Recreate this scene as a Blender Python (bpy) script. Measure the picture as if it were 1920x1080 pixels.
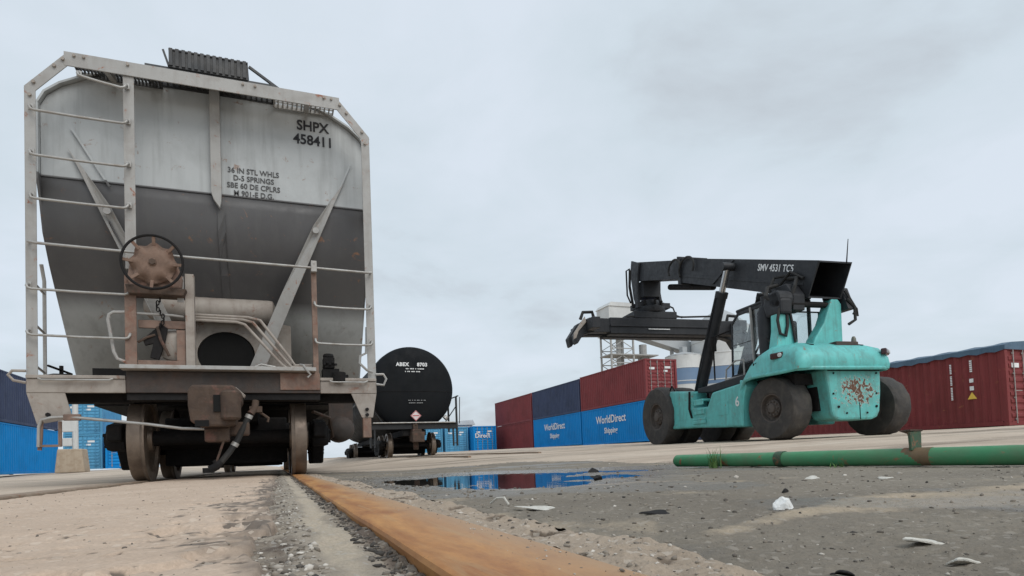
import bpy, bmesh, math, random
import numpy as np
from mathutils import Vector, Matrix

random.seed(7)
rng = np.random.default_rng(11)
scene = bpy.context.scene
for o in list(bpy.data.objects):
    bpy.data.objects.remove(o)
col = scene.collection

# ------------------------------------------------------------------ camera
CAM_YAW, CAM_PITCH, CAM_ROLL, CAM_F, CAM_H = 0.367, 0.0378, 0.0381, 1140.0, 0.096
def camera():
    th, p, r = CAM_YAW, CAM_PITCH, CAM_ROLL
    F = Vector((math.sin(th)*math.cos(p), math.cos(th)*math.cos(p), math.sin(p)))
    rt = Vector((math.cos(th), -math.sin(th), 0)); up = rt.cross(F)
    R = rt*math.cos(r)-up*math.sin(r); U = up*math.cos(r)+rt*math.sin(r)
    cd = bpy.data.cameras.new('camera'); c = bpy.data.objects.new('camera', cd); col.objects.link(c)
    c.matrix_world = Matrix(((R.x, U.x, -F.x, 0), (R.y, U.y, -F.y, 0), (R.z, U.z, -F.z, CAM_H), (0, 0, 0, 1)))
    cd.sensor_width = 36; cd.sensor_fit = 'HORIZONTAL'; cd.lens = CAM_F/1920*36
    cd.shift_y = 275/1920; cd.clip_start = 0.02; cd.clip_end = 5000
    scene.camera = c
camera()
scene.render.resolution_x, scene.render.resolution_y = 1024, 576

# ------------------------------------------------------------------ sky, sun, exposure
SUN_EL, SUN_AZ = math.radians(44), math.radians(163)      # azimuth clockwise from +Y
def sky():
    w = bpy.data.worlds.new('World'); scene.world = w; w.use_nodes = True
    nt = w.node_tree; N = nt.nodes; L = nt.links; N.clear()
    out = N.new('ShaderNodeOutputWorld')
    st = N.new('ShaderNodeTexSky'); st.sky_type = 'NISHITA'; st.sun_disc = False
    st.sun_elevation = SUN_EL; st.sun_rotation = SUN_AZ; st.air_density = 1.0; st.dust_density = 2.0
    b1 = N.new('ShaderNodeBackground'); b1.inputs[1].default_value = 0.12; L.new(st.outputs[0], b1.inputs[0])
    tc = N.new('ShaderNodeTexCoord')
    sp = N.new('ShaderNodeSeparateXYZ'); L.new(tc.outputs['Generated'], sp.inputs[0])
    ab = N.new('ShaderNodeMath'); ab.operation = 'ABSOLUTE'; L.new(sp.outputs[2], ab.inputs[0])
    ad = N.new('ShaderNodeMath'); ad.operation = 'ADD'; ad.inputs[1].default_value = 0.22; L.new(ab.outputs[0], ad.inputs[0])
    dx = N.new('ShaderNodeMath'); dx.operation = 'DIVIDE'; L.new(sp.outputs[0], dx.inputs[0]); L.new(ad.outputs[0], dx.inputs[1])
    dy = N.new('ShaderNodeMath'); dy.operation = 'DIVIDE'; L.new(sp.outputs[1], dy.inputs[0]); L.new(ad.outputs[0], dy.inputs[1])
    cb = N.new('ShaderNodeCombineXYZ'); L.new(dx.outputs[0], cb.inputs[0]); L.new(dy.outputs[0], cb.inputs[1])
    def cloud(scale, detail, rough, dist, off):
        mp = N.new('ShaderNodeMapping'); mp.inputs['Location'].default_value = off; mp.inputs['Rotation'].default_value = (0, 0, 0.43)
        L.new(cb.outputs[0], mp.inputs['Vector'])
        n = N.new('ShaderNodeTexNoise'); n.inputs['Scale'].default_value = scale; n.inputs['Detail'].default_value = detail
        n.inputs['Roughness'].default_value = rough; n.inputs['Distortion'].default_value = dist
        L.new(mp.outputs[0], n.inputs['Vector']); return n
    n1 = cloud(0.75, 6, 0.5, 0.25, (3.1, 1.3, 0)); n2 = cloud(2.2, 7, 0.55, 0.3, (7.7, 4.1, 2))
    mx = N.new('ShaderNodeMix'); mx.data_type = 'FLOAT'; mx.inputs[0].default_value = 0.45
    L.new(n1.outputs[0], mx.inputs[2]); L.new(n2.outputs[0], mx.inputs[3])
    rp = N.new('ShaderNodeValToRGB'); L.new(mx.outputs[0], rp.inputs[0])
    e = rp.color_ramp.elements
    e[0].position = 0.35; e[0].color = (0.475, 0.52, 0.565, 1)
    e[1].position = 0.58; e[1].color = (0.635, 0.70, 0.775, 1)
    m = e.new(0.45); m.color = (0.57, 0.645, 0.705, 1)
    b2 = N.new('ShaderNodeBackground'); b2.inputs[1].default_value = 1.17; L.new(rp.outputs[0], b2.inputs[0])
    ms = N.new('ShaderNodeMixShader'); ms.inputs[0].default_value = 0.93
    L.new(b1.outputs[0], ms.inputs[1]); L.new(b2.outputs[0], ms.inputs[2]); L.new(ms.outputs[0], out.inputs[0])
sky()
def sun():
    ld = bpy.data.lights.new('sun', 'SUN'); ld.energy = 1.5; ld.angle = math.radians(40); ld.color = (1.0, 0.96, 0.90)
    o = bpy.data.objects.new('sun', ld); col.objects.link(o)
    d = Vector((math.sin(SUN_AZ)*math.cos(SUN_EL), math.cos(SUN_AZ)*math.cos(SUN_EL), math.sin(SUN_EL)))
    o.rotation_euler = d.to_track_quat('Z', 'Y').to_euler(); o.location = d*80
sun()
scene.view_settings.view_transform = 'Standard'; scene.view_settings.look = 'None'
scene.cycles.transparent_max_bounces = 32
scene.view_settings.gamma = 1; scene.view_settings.exposure = 0.0
try: scene.view_settings.use_curve_mapping = False
except Exception: pass

# ------------------------------------------------------------------ materials
def nodes(name):
    m = bpy.data.materials.new(name); m.use_nodes = True
    nt = m.node_tree
    return m, nt, nt.nodes, nt.links, nt.nodes['Principled BSDF']
def c4(c): return (c[0], c[1], c[2], 1)
def ramp(N, L, src, p0, p1, c0=(0, 0, 0), c1=(1, 1, 1)):
    r = N.new('ShaderNodeValToRGB'); r.color_ramp.elements[0].position = p0; r.color_ramp.elements[1].position = p1
    r.color_ramp.elements[0].color = c4(c0); r.color_ramp.elements[1].color = c4(c1); L.new(src, r.inputs[0]); return r
def noise(N, L, vec, scale, detail=6, rough=0.6, dist=0.0, stretch=None, off=(0, 0, 0)):
    mp = N.new('ShaderNodeMapping'); mp.inputs['Location'].default_value = off
    if stretch: mp.inputs['Scale'].default_value = stretch
    L.new(vec, mp.inputs['Vector'])
    n = N.new('ShaderNodeTexNoise'); n.inputs['Scale'].default_value = scale; n.inputs['Detail'].default_value = detail
    n.inputs['Roughness'].default_value = rough; n.inputs['Distortion'].default_value = dist
    L.new(mp.outputs[0], n.inputs['Vector']); return n.outputs[0]
def mixc(N, L, fac, a, b, mode='MIX'):
    m = N.new('ShaderNodeMix'); m.data_type = 'RGBA'; m.blend_type = mode
    for sock, v in ((m.inputs[0], fac), (m.inputs[6], a), (m.inputs[7], b)):
        if isinstance(v, (int, float)): sock.default_value = v
        elif isinstance(v, tuple): sock.default_value = c4(v)
        else: L.new(v, sock)
    return m.outputs[2]
def mul(N, L, a, k):
    m = N.new('ShaderNodeMath'); m.operation = 'MULTIPLY'; L.new(a, m.inputs[0])
    if isinstance(k, (int, float)): m.inputs[1].default_value = k
    else: L.new(k, m.inputs[1])
    return m.outputs[0]
def weathered(name, base, rough=0.55, metal=0.0, dirt=(0.10, 0.08, 0.06), dirt_amt=0.45, dirt_scale=2.5, streak=0.25,
              rust=0.0, rust_col=(0.16, 0.06, 0.03), rust_scale=5.0, bump=0.15, bump_scale=60, bands=None, fade=0.12, spec=0.4, lo=0.45, hi=0.72):
    m, nt, N, L, B = nodes(name)
    tc = N.new('ShaderNodeTexCoord'); V = tc.outputs['Object']
    c = N.new('ShaderNodeRGB'); c.outputs[0].default_value = c4(base); colr = c.outputs[0]
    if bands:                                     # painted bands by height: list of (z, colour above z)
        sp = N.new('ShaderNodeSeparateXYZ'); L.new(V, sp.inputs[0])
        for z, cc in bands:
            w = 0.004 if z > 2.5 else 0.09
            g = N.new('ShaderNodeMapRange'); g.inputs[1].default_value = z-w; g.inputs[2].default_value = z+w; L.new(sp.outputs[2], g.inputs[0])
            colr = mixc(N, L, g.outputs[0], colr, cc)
    big = noise(N, L, V, dirt_scale*0.35, 4, 0.5, 0.3, off=(1, 5, 2))
    colr = mixc(N, L, mul(N, L, ramp(N, L, big, 0.35, 0.7).outputs[0], fade*2), colr, tuple(min(1, x*1.25+0.03) for x in base) if not bands else (0.42, 0.43, 0.425))
    d = ramp(N, L, noise(N, L, V, dirt_scale, 9, 0.65, 0.4), lo, hi)
    colr = mixc(N, L, mul(N, L, d.outputs[0], dirt_amt), colr, dirt)
    if streak:
        s = ramp(N, L, noise(N, L, V, 2.2, 6, 0.6, 0.1, stretch=(5, 5, 0.35)), 0.5, 0.75)
        colr = mixc(N, L, mul(N, L, s.outputs[0], streak), colr, dirt)
    if rust:
        r1 = ramp(N, L, noise(N, L, V, rust_scale, 10, 0.7, 0.6, off=(9, 2, 4)), 0.62-rust*0.3, 0.70-rust*0.2)
        rc = mixc(N, L, noise(N, L, V, rust_scale*5, 6, 0.7), rust_col, tuple(min(1, x*2.4+0.02) for x in rust_col))
        colr = mixc(N, L, r1.outputs[0], colr, rc)
    L.new(colr, B.inputs['Base Color'])
    rr = noise(N, L, V, dirt_scale*4, 6, 0.6)
    ro = ramp(N, L, rr, 0.3, 0.75, (max(0, rough-0.12),)*3, (min(1, rough+0.2),)*3); L.new(ro.outputs[0], B.inputs['Roughness'])
    B.inputs['Metallic'].default_value = metal; B.inputs['Specular IOR Level'].default_value = spec
    if bump:
        bn = N.new('ShaderNodeBump'); bn.inputs['Strength'].default_value = bump; bn.inputs['Distance'].default_value = 0.01
        L.new(noise(N, L, V, bump_scale, 6, 0.65), bn.inputs['Height']); L.new(bn.outputs[0], B.inputs['Normal'])
    return m
def plain(name, base, rough=0.5, metal=0.0, spec=0.4):
    m, nt, N, L, B = nodes(name)
    tc = N.new('ShaderNodeTexCoord')
    n = noise(N, L, tc.outputs['Object'], 7, 5, 0.6)
    L.new(mixc(N, L, n, tuple(x*0.8 for x in base), tuple(min(1, x*1.2) for x in base)), B.inputs['Base Color'])
    B.inputs['Roughness'].default_value = rough; B.inputs['Metallic'].default_value = metal; B.inputs['Specular IOR Level'].default_value = spec
    return m
def glass(name, tint=(0.75, 0.85, 0.85)):
    m, nt, N, L, B = nodes(name)
    N.remove(B); out = N['Material Output']
    t = N.new('ShaderNodeBsdfTransparent'); t.inputs[0].default_value = c4(tint)
    g = N.new('ShaderNodeBsdfGlossy'); g.inputs['Roughness'].default_value = 0.05
    fr = N.new('ShaderNodeLayerWeight'); fr.inputs[0].default_value = 0.25
    ms = N.new('ShaderNodeMixShader'); L.new(mul(N, L, fr.outputs[1], 0.45), ms.inputs[0]); L.new(t.outputs[0], ms.inputs[1]); L.new(g.outputs[0], ms.inputs[2])
    L.new(ms.outputs[0], out.inputs[0]); return m
M = {}
LG, DG = (0.445, 0.468, 0.475), (0.080, 0.078, 0.081)
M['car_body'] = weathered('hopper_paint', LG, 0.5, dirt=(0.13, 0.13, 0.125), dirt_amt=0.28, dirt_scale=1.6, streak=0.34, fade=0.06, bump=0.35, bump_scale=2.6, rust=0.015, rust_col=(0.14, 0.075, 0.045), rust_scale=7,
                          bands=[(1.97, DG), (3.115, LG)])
M['car_grey'] = weathered('hopper_frame_paint', (0.355, 0.352, 0.34), 0.5, dirt=(0.15, 0.11, 0.085), dirt_amt=0.35, dirt_scale=4, streak=0.25, rust=0.10, rust_scale=9)
M['car_grey_dirty'] = weathered('hopper_sill_paint', (0.335, 0.30, 0.265), 0.6, dirt=(0.14, 0.10, 0.08), dirt_amt=0.6, dirt_scale=4, streak=0.3, rust=0.14, rust_col=(0.12, 0.06, 0.04), rust_scale=6)
M['brown'] = weathered('rusty_brown_paint', (0.23, 0.155, 0.12), 0.7, dirt=(0.06, 0.04, 0.035), dirt_amt=0.6, dirt_scale=6, streak=0.3, rust=0.35, rust_col=(0.115, 0.06, 0.042), rust_scale=7)
M['rust_wheel'] = weathered('rusty_brake_wheel', (0.20, 0.132, 0.098), 0.8, dirt=(0.06, 0.036, 0.027), dirt_amt=0.6, dirt_scale=9, streak=0, rust=0.25, rust_col=(0.11, 0.058, 0.04), bump=0.4)
M['coupler'] = weathered('rusty_cast_steel', (0.082, 0.055, 0.040), 0.8, dirt=(0.035, 0.025, 0.022), dirt_amt=0.7, dirt_scale=7, streak=0.2, rust=0.25, rust_col=(0.085, 0.04, 0.03), bump=0.5)
M['tread'] = weathered('worn_wheel_tread', (0.22, 0.175, 0.14), 0.45, metal=0.5, dirt=(0.07, 0.05, 0.04), dirt_amt=0.6, dirt_scale=6, streak=0.2)
M['grime'] = weathered('black_grime', (0.011, 0.0105, 0.011), 0.8, spec=0.2, dirt=(0.035, 0.029, 0.026), dirt_amt=0.35, dirt_scale=6, streak=0.1, bump=0.4)
M['sill_dark'] = weathered('dark_sill', (0.05, 0.042, 0.038), 0.7, dirt=(0.12, 0.07, 0.05), dirt_amt=0.5, dirt_scale=4, streak=0.3, bump=0.3)
M['black'] = weathered('black_paint', (0.012, 0.013, 0.015), 0.45, dirt=(0.05, 0.05, 0.05), dirt_amt=0.3, streak=0.2, bump=0.1)
M['rubber'] = weathered('black_rubber', (0.018, 0.018, 0.018), 0.75, dirt=(0.07, 0.06, 0.05), dirt_amt=0.35, dirt_scale=5, streak=0)
M['galv'] = weathered('galvanised_steel', (0.38, 0.375, 0.36), 0.45, metal=0.35, dirt=(0.2, 0.15, 0.11), dirt_amt=0.5, dirt_scale=10, streak=0)
M['galv_dark'] = weathered('walkway_grating', (0.055, 0.058, 0.062), 0.55, metal=0.3, dirt=(0.12, 0.11, 0.1), dirt_amt=0.4, streak=0)
M['black_letter'] = plain('black_stencil', (0.02, 0.02, 0.024), 0.6)
M['grey_letter'] = plain('faded_stencil', (0.07, 0.07, 0.072), 0.6)
M['white_letter'] = plain('white_lettering', (0.75, 0.76, 0.76), 0.6)
M['dim_letter'] = plain('faded_white_lettering', (0.30, 0.31, 0.31), 0.6)
M['tank'] = weathered('tank_black_paint', (0.0045, 0.006, 0.008), 0.6, spec=0.12, dirt=(0.016, 0.016, 0.016), dirt_amt=0.4, dirt_scale=0.8, streak=0.4, bump=0.05, bump_scale=10)
M['placard'] = plain('placard_white', (0.7, 0.62, 0.62), 0.5)
M['placard_red'] = plain('placard_red', (0.45, 0.06, 0.06), 0.5)
M['teal'] = weathered('teal_paint', (0.12, 0.50, 0.48), 0.45, dirt=(0.10, 0.20, 0.185), dirt_amt=0.55, dirt_scale=2.6, streak=0.5, fade=0.2, bump=0.12, bump_scale=5, rust=0.02, rust_scale=6)
M['teal_chip'] = weathered('chipped_teal_paint', (0.12, 0.46, 0.44), 0.5, dirt=(0.12, 0.18, 0.16), dirt_amt=0.65, dirt_scale=4, streak=0.5, bump=0.15, rust=0.05, rust_scale=9, rust_col=(0.07, 0.035, 0.022))
M['boom'] = weathered('boom_black_paint', (0.022, 0.024, 0.028), 0.5, spec=0.25, dirt=(0.055, 0.055, 0.058), dirt_amt=0.45, dirt_scale=2, streak=0.3, bump=0.1)
M['gap_shade'] = plain('gap_shade_black', (0.006, 0.006, 0.006), 0.9)  # near-black colour standing in for the shade inside openings, slots and gaps
M['tyre'] = weathered('tyre_rubber', (0.045, 0.042, 0.040), 0.85, dirt=(0.12, 0.105, 0.09), dirt_amt=0.55, dirt_scale=4, streak=0, bump=0.4, bump_scale=25)
M['rim'] = weathered('dirty_rim', (0.10, 0.085, 0.075), 0.8, dirt=(0.03, 0.027, 0.025), dirt_amt=0.6, dirt_scale=6, streak=0, rust=0.12, rust_col=(0.06, 0.035, 0.028))
M['rod'] = plain('chromed_rod', (0.5, 0.5, 0.5), 0.25, metal=0.9)
M['glass'] = glass('cab_glass', (0.93, 0.96, 0.96))
M['lamp'] = plain('lamp_lens', (0.05, 0.02, 0.02), 0.15)
M['lampglass'] = plain('lamp_clear_lens', (0.6, 0.62, 0.62), 0.1)
M['beacon'] = plain('beacon_lens', (0.16, 0.16, 0.13), 0.3)
M['seat_red'] = plain('red_fabric', (0.22, 0.03, 0.035), 0.9)
M['con_red'] = weathered('container_maroon', (0.205, 0.044, 0.045), 0.6, spec=0.15, dirt=(0.09, 0.03, 0.025), dirt_amt=0.4, dirt_scale=0.8, streak=0.35, fade=0.08, rust=0.04)
M['con_red2'] = weathered('container_oxide_red', (0.225, 0.052, 0.055), 0.6, spec=0.15, dirt=(0.09, 0.03, 0.03), dirt_amt=0.4, dirt_scale=0.8, streak=0.35, fade=0.06)
M['con_navy'] = weathered('container_navy', (0.055, 0.072, 0.13), 0.6, spec=0.15, dirt=(0.03, 0.035, 0.05), dirt_amt=0.4, dirt_scale=0.8, streak=0.3, fade=0.06)
M['con_blue'] = weathered('container_blue', (0.006, 0.235, 0.60), 0.55, spec=0.15, dirt=(0.012, 0.12, 0.30), dirt_amt=0.35, dirt_scale=0.8, streak=0.25, fade=0.05)
M['con_sky'] = weathered('container_pale_blue', (0.09, 0.31, 0.50), 0.55, spec=0.2, dirt=(0.05, 0.11, 0.18), dirt_amt=0.4, dirt_scale=0.8, streak=0.3, fade=0.08)
M['tarp'] = weathered('blue_tarpaulin', (0.075, 0.135, 0.20), 0.55, dirt=(0.03, 0.05, 0.08), dirt_amt=0.5, dirt_scale=1.5, streak=0.3, bump=0.5, bump_scale=6)
M['yellow'] = plain('yellow_print', (0.75, 0.5, 0.08), 0.5)
M['pipe'] = weathered('green_pipe_paint', (0.045, 0.22, 0.095), 0.5, dirt=(0.13, 0.15, 0.09), dirt_amt=0.6, dirt_scale=5, streak=0.0, fade=0.22, rust=0.14, rust_scale=9, bump=0.15)
M['pipe_rust'] = weathered('rust_stained_band', (0.17, 0.115, 0.065), 0.75, dirt=(0.06, 0.09, 0.05), dirt_amt=0.7, dirt_scale=20, streak=0, rust=0.3)
M['pipe_dark'] = weathered('dark_green_paint', (0.035, 0.085, 0.045), 0.55, dirt=(0.05, 0.04, 0.03), dirt_amt=0.6, dirt_scale=18, streak=0, rust=0.2, rust_scale=20)
M['white'] = weathered('white_metal_sheet', (0.60, 0.61, 0.60), 0.6, dirt=(0.32, 0.32, 0.31), dirt_amt=0.5, dirt_scale=0.2, streak=0.3)
M['silo_grey'] = weathered('grey_metal_sheet', (0.42, 0.44, 0.45), 0.6, dirt=(0.28, 0.29, 0.30), dirt_amt=0.5, dirt_scale=0.2, streak=0.3)
M['silo_blue'] = weathered('silo_blue_band', (0.14, 0.22, 0.34), 0.6, dirt=(0.2, 0.24, 0.3), dirt_amt=0.4, dirt_scale=0.2, streak=0.3)
M['lattice'] = weathered('tower_steel', (0.34, 0.34, 0.33), 0.7, dirt=(0.2, 0.17, 0.15), dirt_amt=0.5, streak=0)
M['base_conc'] = weathered('stained_concrete', (0.40, 0.33, 0.25), 0.9, dirt=(0.25, 0.17, 0.11), dirt_amt=0.6, dirt_scale=4, streak=0.3)
M['paper'] = weathered('white_paper', (0.76, 0.77, 0.76), 0.85, dirt=(0.42, 0.38, 0.32), dirt_amt=0.5, dirt_scale=70, streak=0, bump=0.4, bump_scale=250)
M['chip'] = weathered('pale_chip', (0.66, 0.64, 0.58), 0.8, dirt=(0.3, 0.26, 0.2), dirt_amt=0.6, dirt_scale=60, streak=0, bump=0.5, bump_scale=300)
M['char'] = plain('black_debris', (0.015, 0.014, 0.014), 0.85)
M['grass'] = plain('grass_blade', (0.075, 0.15, 0.035), 0.6)

def ground_mat(name, c_lo, c_hi, c_spk, scale=1.0, rough=0.85, bump=0.5, spec=0.3, zones=None, crack=0.0, stain=None, wet=None):
    """granular ground: large patches, fine grain, aggregate speckles; zones = [(attribute, colour)] for sand or dirt lying on it"""
    m, nt, N, L, B = nodes(name)
    tc = N.new('ShaderNodeTexCoord'); V = tc.outputs['Object']
    big = noise(N, L, V, 1.1*scale, 7, 0.6, 0.4); mid = noise(N, L, V, 14*scale, 8, 0.7, 0.2); fine = noise(N, L, V, 170*scale, 5, 0.7)
    colr = mixc(N, L, ramp(N, L, big, 0.3, 0.7).outputs[0], c_lo, c_hi)
    colr = mixc(N, L, mul(N, L, ramp(N, L, mid, 0.42, 0.72).outputs[0], 0.55), colr, c_lo)
    if stain:
        s = ramp(N, L, noise(N, L, V, 0.35, 6, 0.65, 0.8, off=(4, 8, 0)), 0.48, 0.66)
        colr = mixc(N, L, mul(N, L, s.outputs[0], 0.7), colr, stain)
        s2 = ramp(N, L, noise(N, L, V, 1.0, 7, 0.7, 0.2, stretch=(0.05, 0.55, 1), off=(2, 3, 0)), 0.53, 0.60)
        colr = mixc(N, L, mul(N, L, s2.outputs[0], 0.8), colr, tuple(x*0.55 for x in stain))
        s3 = ramp(N, L, noise(N, L, V, 1.0, 7, 0.7, 0.3, stretch=(0.09, 1.1, 1), off=(8, 1, 0)), 0.55, 0.63)
        colr = mixc(N, L, mul(N, L, s3.outputs[0], 0.6), colr, (0.74, 0.66, 0.55))
    for z, zc in (zones or []):
        at = N.new('ShaderNodeAttribute'); at.attribute_name = z
        k = N.new('ShaderNodeMath'); k.operation = 'ADD'; L.new(at.outputs['Fac'], k.inputs[0])
        h = mul(N, L, mid, 0.5); L.new(h, k.inputs[1])
        colr = mixc(N, L, ramp(N, L, k.outputs[0], 0.55, 0.85).outputs[0], colr, zc)
    colr = mixc(N, L, mul(N, L, ramp(N, L, fine, 0.35, 0.7).outputs[0], 0.38), colr, tuple(x*0.42 for x in c_lo))
    vo = N.new('ShaderNodeTexVoronoi'); vo.inputs['Scale'].default_value = 95*scale; L.new(V, vo.inputs['Vector'])
    sel = ramp(N, L, vo.outputs['Color'], 0.80, 0.84)
    colr = mixc(N, L, mul(N, L, sel.outputs[0], 0.38), colr, c_spk)
    B.inputs['Specular IOR Level'].default_value = spec
    if wet:
        at = N.new('ShaderNodeAttribute'); at.attribute_name = wet
        colr = mixc(N, L, mul(N, L, at.outputs['Fac'], 0.6), colr, tuple(x*0.5 for x in c_lo))
        r = ramp(N, L, at.outputs['Fac'], 0.1, 0.9, (rough,)*3, (0.22,)*3); L.new(r.outputs[0], B.inputs['Roughness'])
    else:
        B.inputs['Roughness'].default_value = rough
    L.new(colr, B.inputs['Base Color'])
    bn = N.new('ShaderNodeBump'); bn.inputs['Strength'].default_value = bump; bn.inputs['Distance'].default_value = 0.006
    a = N.new('ShaderNodeMath'); a.operation = 'ADD'; L.new(mid, a.inputs[0]); L.new(mul(N, L, fine, 0.5), a.inputs[1])
    L.new(a.outputs[0], bn.inputs['Height']); L.new(bn.outputs[0], B.inputs['Normal'])
    return m
M['apron'] = ground_mat('apron_concrete', (0.50, 0.405, 0.315), (0.67, 0.56, 0.45), (0.66, 0.58, 0.48), 0.6, stain=(0.36, 0.28, 0.21))
M['slab'] = ground_mat('slab_concrete', (0.53, 0.40, 0.30), (0.67, 0.53, 0.415), (0.72, 0.61, 0.5), 1.0, bump=0.8, zones=[('dirt', (0.17, 0.14, 0.115))])
M['flange'] = ground_mat('flangeway_grit', (0.30, 0.255, 0.20), (0.44, 0.38, 0.31), (0.5, 0.48, 0.44), 1.4, bump=0.9, zones=[('dirt', (0.13, 0.10, 0.08)), ('sand', (0.50, 0.425, 0.33))])
M['strip'] = ground_mat('worn_concrete_strip', (0.38, 0.30, 0.225), (0.52, 0.43, 0.34), (0.64, 0.58, 0.5), 1.3, bump=1.0, zones=[('dirt', (0.15, 0.115, 0.085))])
M['asphalt'] = ground_mat('worn_asphalt', (0.20, 0.172, 0.136), (0.30, 0.262, 0.208), (0.42, 0.38, 0.33), 1.2, bump=1.0, zones=[('sand', (0.48, 0.39, 0.285))], wet='wet')
def rail_mat():
    m, nt, N, L, B = nodes('rail_rust')
    tc = N.new('ShaderNodeTexCoord'); V = tc.outputs['Object']
    a = noise(N, L, V, 9, 9, 0.68, 0.6, stretch=(1, 0.22, 1)); b = noise(N, L, V, 60, 8, 0.7, 0.2, stretch=(1, 0.35, 1))
    colr = mixc(N, L, ramp(N, L, a, 0.40, 0.60).outputs[0], (0.30, 0.115, 0.032), (0.52, 0.255, 0.08))
    colr = mixc(N, L, mul(N, L, ramp(N, L, b, 0.45, 0.75).outputs[0], 0.4), colr, (0.22, 0.10, 0.04))
    c = noise(N, L, V, 26, 9, 0.7, 0.4, stretch=(1.6, 0.12, 1), off=(5, 2, 1)); colr = mixc(N, L, mul(N, L, ramp(N, L, c, 0.52, 0.66).outputs[0], 0.55), colr, (0.42, 0.27, 0.13))
    d = noise(N, L, V, 150, 5, 0.75, 0.2); colr = mixc(N, L, mul(N, L, ramp(N, L, d, 0.60, 0.70).outputs[0], 0.7), colr, (0.12, 0.055, 0.028))
    sp = N.new('ShaderNodeSeparateXYZ'); L.new(V, sp.inputs[0])
    k = N.new('ShaderNodeMath'); k.operation = 'ADD'; L.new(sp.outputs[0], k.inputs[0]); L.new(mul(N, L, noise(N, L, V, 9, 6, 0.6, 0.3, stretch=(1, 0.4, 1)), 0.09), k.inputs[1])
    colr = mixc(N, L, mul(N, L, ramp(N, L, k.outputs[0], 0.03, 0.095).outputs[0], 0.8), colr, (0.38, 0.245, 0.14))   # dust on the outer edge
    L.new(colr, B.inputs['Base Color']); B.inputs['Roughness'].default_value = 0.62
    bn = N.new('ShaderNodeBump'); bn.inputs['Strength'].default_value = 0.25; bn.inputs['Distance'].default_value = 0.003
    L.new(b, bn.inputs['Height']); L.new(bn.outputs[0], B.inputs['Normal'])
    return m
M['rail'] = rail_mat()
M['rail_dusty'] = weathered('dusty_rail_steel', (0.25, 0.185, 0.135), 0.75, dirt=(0.40, 0.32, 0.24), dirt_amt=0.7, dirt_scale=8, streak=0, rust=0.15, rust_col=(0.15, 0.07, 0.035))
def water_mat():
    m, nt, N, L, B = nodes('puddle_water')
    B.inputs['Base Color'].default_value = (0.035, 0.034, 0.03, 1); B.inputs['Roughness'].default_value = 0.02; B.inputs['IOR'].default_value = 1.33
    B.inputs['Specular IOR Level'].default_value = 0.5
    tc = N.new('ShaderNodeTexCoord'); bn = N.new('ShaderNodeBump'); bn.inputs['Strength'].default_value = 0.05; bn.inputs['Distance'].default_value = 0.01
    L.new(noise(N, L, tc.outputs['Object'], 9, 2, 0.5), bn.inputs['Height']); L.new(bn.outputs[0], B.inputs['Normal'])
    return m
M['water'] = water_mat()
def pebble_mat():
    m, nt, N, L, B = nodes('pebbles')
    at = N.new('ShaderNodeAttribute'); at.attribute_name = 'tone'
    r = ramp(N, L, at.outputs['Fac'], 0.0, 1.0, (0.05, 0.045, 0.04), (0.62, 0.58, 0.52))
    e = r.color_ramp.elements.new(0.55); e.color = (0.25, 0.215, 0.175, 1)
    L.new(r.outputs[0], B.inputs['Base Color']); B.inputs['Roughness'].default_value = 0.9
    return m
M['pebble'] = pebble_mat()

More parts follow.
